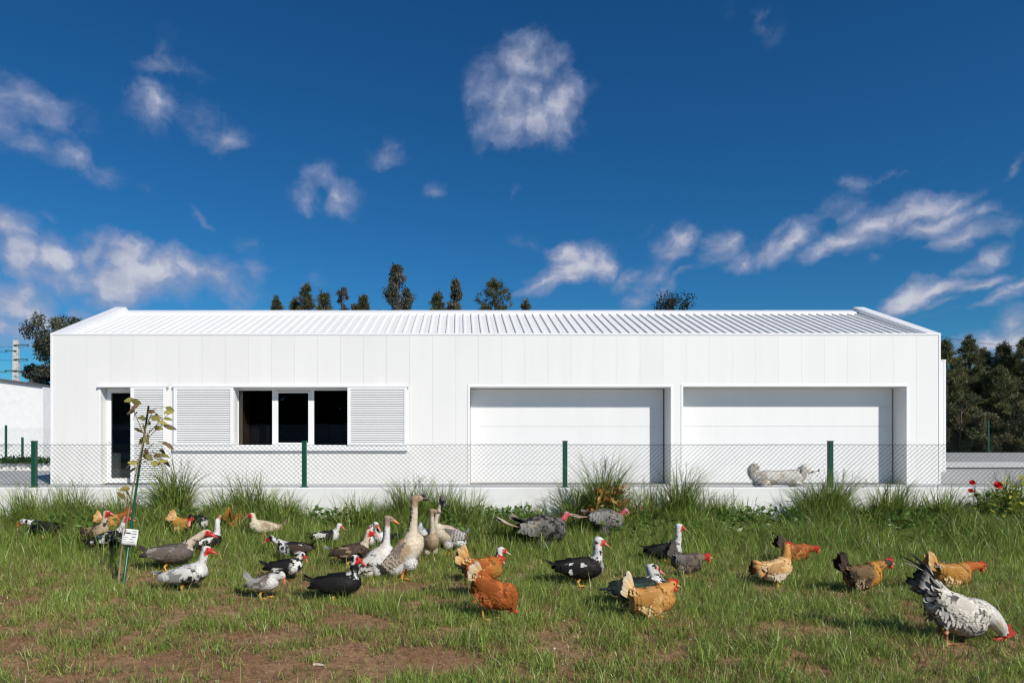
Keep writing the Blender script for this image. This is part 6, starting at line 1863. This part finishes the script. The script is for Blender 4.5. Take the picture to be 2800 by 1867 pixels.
bird(H_, 'deep rust hen pecking with head down in the foreground', 'hen', (1335, 1694), (1352, 1616), (1401, 1654), (1397, 1669), -14, -26, 1.16, dict(body=RUST, body2=RUST * 1.5, mott=.35, neck=RUST * 1.05, wing=RUST * 1.05, wing2=WHITE, wmott=.03, tail=PALEB, tailtip=CREAM, saddle=RUST * 1.2, saddletip=PALEB, fluff=RUST * 1.1, head=RUST, leg=YEL, walk=True), ta=52, neck_up=-.7, group=GH, tailk=.75)
bird('turkey', 'big grey barred turkey with bare red neck', 'turkey', (1492, 1503), (1482, 1448), (1550, 1406), (1568, 1411), 0, 6, 1.02, dict(body=np.array([.20, .185, .165]), body2=BLACK * 2, mott=.35, fine=True, tip=BLACK * 1.6, tipamt=.55, wing=np.array([.15, .14, .13]), wing2=TAN, wmott=.2, wedge=LGREY, prim=BLACK * 2.5, primtip=CREAM, tail=TAN, tailtip=CREAM, cov=BLACK * 2, covtip=CREAM, face=1, head=RED, leg=np.array([.45, .30, .22]), bar=110, baramt=.35), ta=14, neck_up=.75, group=GT)
bird('turkey', 'smaller grey turkey stooping under the dry orange leaves', 'turkey', (1652, 1498), (1655, 1442), (1712, 1417), (1722, 1426), 0, -2, .80, dict(body=np.array([.24, .215, .185]), body2=BLACK * 2.5, mott=.3, fine=True, tip=LGREY, tipamt=.5, wing=np.array([.22, .20, .175]), wedge=LGREY * 1.2, prim=BLACK * 2.5, primtip=TAN, tail=TAN, tailtip=CREAM, cov=BLACK * 2, covtip=LGREY, face=1, head=RED, leg=np.array([.45, .30, .22]), bar=120, baramt=.35), ta=6, neck_up=.4, group=GT)
bird(D, 'black duck with tall white neck alone in the middle of the field', 'duck', (1592, 1601), (1588, 1552), (1639, 1478), (1665, 1490), 0, 5, 1.14, P_black(body2=np.array([.04, .03, .025]), mott=.4, nmott=.08, breast=WHITE, bth=.48, wing2=WHITE, wmott=.03, face=.42), ta=14, neck_up=.9, group=GD)
bird(D, 'green glossed black duck with white head behind the buff hen', 'duck', (1752, 1660), (1753, 1612), (1786, 1554), (1820, 1567), 6, 4, 1.16, P_black(body=np.array([.028, .034, .032]), body2=np.array([.02, .045, .036]), mott=.3, wing=np.array([.022, .028, .026]), wing2=np.array([.015, .065, .045]), wmott=.3, nmott=.16, hmott=.10, tail=np.array([.03, .035, .04]), face=.35, facec=PINK * .95), ta=-6, neck_up=.85, group=GD)
bird(H_, 'bright buff hen walking right in the foreground', 'hen', (1800, 1692), (1785, 1635), (1838, 1597), (1858, 1601), 0, 10, 1.16, dict(body=BUFF, body2=PALEB, mott=.3, neck=BUFF * .92, breast=BUFF * .92, bth=.2, wing=BUFF * .85, wing2=GOLD, wmott=.3, tail=PALEB, tailtip=CREAM, saddle=BUFF, saddletip=PALEB, fluff=PALEB, head=BUFF, leg=YEL, walk=True), ta=62, neck_up=.6, group=GH)
bird(D, 'black duck with white head and neck rising behind the barred hen', 'duck', (1838, 1538), (1818, 1506), (1859, 1439), (1883, 1449), 0, 6, 1.0, P_black(nmott=.1, breast=WHITE, bth=.36, hmott=.08, face=.5), ta=18, neck_up=.9, group=GD)
bird(H_, 'dark grey barred hen with red face', 'hen', (1878, 1576), (1880, 1534), (1933, 1523), (1952, 1525), 0, -8, 1.02, dict(body=np.array([.15, .108, .075]), body2=BLACK * 2.5, mott=.4, fine=True, tip=np.array([.30, .235, .17]), tipamt=.45, neck=np.array([.19, .145, .105]), wing=np.array([.12, .10, .085]), wedge=LGREY * .6, tail=np.array([.09, .075, .065]), saddle=np.array([.12, .10, .08]), saddletip=LGREY * .6, fluff=np.array([.18, .15, .12]), head=RED * .7, face=1.6, leg=YEL), ta=60, neck_up=.1, group=GH)
bird(H_, 'pale buff hen resting with low dark edged tail', 'hen', (2126, 1602), (2124, 1552), (2158, 1494), (2168, 1497), 14, 12, 1.06, dict(body=PALEB, body2=BUFF, mott=.3, neck=BUFF * .95, breast=PALEB * 1.05, bth=.25, belly=CREAM, wing=np.array([.50, .29, .12]), prim=BLACK * 2, tail=BUFF, tailtip=BLACK * 2, saddle=PALEB, saddletip=CREAM, fluff=CREAM, head=BUFF, leg=YEL), ta=6, neck_up=.8, group=GH)
bird(H_, 'red brown hen crouching in long grass behind the pale buff hen', 'hen', (2185, 1546), (2176, 1506), (2232, 1500), (2243, 1504), 0, -10, .98, dict(body=RUST * 1.1, body2=BUFF * .8, mott=.4, neck=RUST, wing=RUST * .8, wedge=BUFF * .8, tail=DKBR, saddle=DKBR * 1.5, saddletip=BUFF * .8, fluff=RUST, head=RED * .7, face=1.2), ta=42, neck_up=.1, group=GH)
bird(H_, 'brown hen with golden breast walking right', 'hen', (2364, 1621), (2362, 1569), (2430, 1538), (2446, 1541), 0, 4, 1.12, dict(body=np.array([.20, .125, .055]), body2=DKBR, mott=.4, neck=GOLD * .85, neck2=DKBR, nmott=.1, breast=GOLD * 1.05, bth=.16, wing=np.array([.19, .12, .055]), wing2=DKBR, wmott=.3, tail=DKBR * .8, saddle=np.array([.14, .09, .045]), saddletip=np.array([.22, .14, .07]), fluff=np.array([.28, .20, .12]), head=DKBR, face=.5, leg=TAN, walk=True), ta=60, neck_up=.1, group=GH)
bird(H_, 'orange hen stretching right behind the speckled rooster', 'hen', (2608, 1615), (2605, 1566), (2683, 1547), (2699, 1556), 0, -4, 1.08, dict(body=BUFF * .85, body2=GOLD, mott=.35, neck=RUST * 1.35, breast=BUFF * .75, bth=.25, wing=GOLD, wing2=CREAM, wmott=.10, tail=BUFF * .9, tailtip=PALEB, saddle=BUFF * .9, saddletip=CREAM, fluff=PALEB, head=RUST * 1.3), ta=48, neck_up=-.1, group=GH, Lk=1.08)
bird('rooster', 'speckled white rooster pecking with red comb in the right foreground', 'rooster', (2572, 1758), (2612, 1668), (2742, 1728), (2752, 1760), 0, -27, 1.0, dict(body=np.array([.70, .65, .57]), body2=LGREY * .35, mott=.05, neck=WHITE, neck2=CREAM, nmott=.2, fine=True, wing=np.array([.70, .65, .57]), wing2=LGREY * .3, wmott=.08, prim=LGREY, tail=WHITE * .7, tailtip=BLACK * 2, saddle=WHITE * .9, saddletip=CREAM, fluff=LGREY * 1.2, belly=LGREY * 1.2, belly2=BLACK * 4, bmott=.3, head=WHITE * .8, face=1.0, facec=RED * .6, leg=np.array([.40, .15, .08]), comb=1.15, walk=True), ta=56, neck_up=-.6, group=None)

# ================================================================== DOG behind the fence
YD = 11.2
def dogp(px, py): return np.array([(px - 2140) / F * YD, 0, EYE - (py - PY) / F * YD])
dog = empty('dog', ((2140 - PX) / F * YD, YD, 0)); tag(dog, 'shaggy cream dog with open mouth walking behind the chain link fence', 'dog')
bl = Blob()
body_pts = [dogp(2068, 1312), dogp(2088, 1306), dogp(2120, 1305), dogp(2150, 1305), dogp(2174, 1306), dogp(2190, 1306)]
bl.loft(body_pts, [(.07, .08), (.105, .115), (.105, .108), (.110, .116), (.115, .130), (.09, .09)], 26, 18)
bl.loft([dogp(2176, 1308), dogp(2188, 1295), dogp(2199, 1284)], [(.085, .10), (.070, .085), (.056, .066)], 12, 14)
bl.ell(dogp(2203, 1280), (.084, .066, .070), (1, 0, -.10))
bl.loft([dogp(2208, 1283), dogp(2220, 1284), dogp(2231, 1286), dogp(2236, 1287)], [(.045, .044), (.033, .030), (.027, .024), (.018, .017)], 14, 12)
bl.loft([dogp(2208, 1289), dogp(2219, 1294), dogp(2227, 1298)], [(.032, .022), (.024, .014), (.014, .009)], 10, 10)
bl.loft([dogp(2070, 1315), dogp(2060, 1302), dogp(2056, 1288), dogp(2063, 1278), dogp(2073, 1276)], [(.045, .05), (.040, .045), (.050, .055), (.048, .05), (.02, .022)], 18, 12)
def leg4(pts, rad): bl.loft([np.array(p) for p in pts], [(r_, r_) for r_ in rad], 16, 10)
b_, f_ = dogp(2082, 1320), dogp(2180, 1322)
for s_, sw in ((-1, .07), (1, -.09)):
    y_ = s_ * .075
    leg4([(b_[0], y_, b_[2]), (b_[0] + .05 + sw * .5, y_, .36), (b_[0] - .07 + sw, y_, .20), (b_[0] - .03 + sw, y_, .05), (b_[0] + .03 + sw, y_, .03)], [.095, .065, .042, .034, .036])
    leg4([(f_[0], y_, f_[2]), (f_[0] - .02 - sw * .5, y_, .34), (f_[0] + .0 - sw, y_, .20), (f_[0] - .01 - sw, y_, .05), (f_[0] + .04 - sw, y_, .03)], [.085, .055, .040, .034, .036])
dme = bl.remesh(.013, 4); dv, dn_ = arr(dme)
n1 = fbm(dv[:, 0] * 9, dv[:, 1] * 9, dv[:, 2] * 9, 5, 3)
DC = np.array([.88, .84, .77]); DC2 = np.array([.64, .56, .46])
w_ = sstep(n1, .50, .72)[:, None]
dcol = DC * (1 - w_) + DC2 * w_
set_cols(dme, dcol); dme.materials.append(M['hair']); link('body', dme, None, dog)
nf = len(dme.polygons); cen = np.zeros(nf * 3, np.float32); dme.polygons.foreach_get('center', cen); cen = cen.reshape(-1, 3).astype(float)
nor = np.zeros(nf * 3, np.float32); dme.polygons.foreach_get('normal', nor); nor = nor.reshape(-1, 3).astype(float)
ar = np.zeros(nf, np.float32); dme.polygons.foreach_get('area', ar)
cnt = 15000; pick = RNG.choice(nf, cnt, p=ar / ar.sum()); C = cen[pick]; Nf = nor[pick]
hdp = dogp(2212, 1284); face_m = np.linalg.norm(C - hdp, axis=1) < .13; muz = C[:, 0] > dogp(2214, 0)[0]
flow = np.tile(np.array([-.6, 0, -.8]), (cnt, 1)) + RNG.normal(size=(cnt, 3)) * .35
tailm = C[:, 0] < dogp(2069, 0)[0]; flow[tailm] = np.array([-.5, 0, .3]) + RNG.normal(size=(tailm.sum(), 3)) * .6
Lh = RNG.uniform(.035, .065, cnt) * np.where(face_m, .4, 1) * np.where(muz, .25, 1) * np.where(tailm, 1.1, 1)
nn1 = fbm(C[:, 0] * 9, C[:, 1] * 9, C[:, 2] * 9, 5, 3); w_ = sstep(nn1, .46, .70)[:, None]
hc = (DC * (1 - w_) + DC2 * w_) * (.8 + .3 * RNG.random((cnt, 1)))
Vf, Qf, Cf = feather_cards(C, Nf, flow, Lh, Lh * .10 + .002, hc * .92, np.clip(hc * 1.05, 0, .86), lift=.12, droop=.6)
link('fur', soft_normals(np_mesh('fur', Vf, Qf, np.full(len(Qf), 4), Cf), Nf), M['hair'], dog)
for s_ in (-1, 1):
    bl = Blob(); e0 = dogp(2198, 1278) + np.array([0, s_ * .055, 0])
    bl.loft([e0, e0 + np.array([-.035, s_ * .022, -.05]), e0 + np.array([-.045, s_ * .03, -.14]), e0 + np.array([-.03, s_ * .028, -.20])], [(.012, .03), (.014, .05), (.014, .052), (.008, .02)], 14, 10)
    mb = MB(); mb.add(bl.v, bl.f, True, (.40, .36, .31)); ear = mb.build('ear', M['hair'], dog)
    mb = MB(); mb.ball(dogp(2212, 1279) + np.array([.012, s_ * .045, .006]), .009, 8, 6); mb.build('eye', M['eye'], dog)
mb = MB(); mb.ball(dogp(2236.5, 1286.8) + np.array([.012, 0, .004]), (.018, .020, .016), 10, 7); mb.build('nose', M['eye'], dog)
mb = MB(); mb.ball(dogp(2218, 1290.5), (.040, .032, .011), 10, 6); mb.build('mouth', M['black'], dog)
mb = MB(); mb.ball(dogp(2222, 1292.0), (.034, .013, .005), 10, 6, col=(.55, .16, .15)); mb.build('tongue', M['skin'], dog)
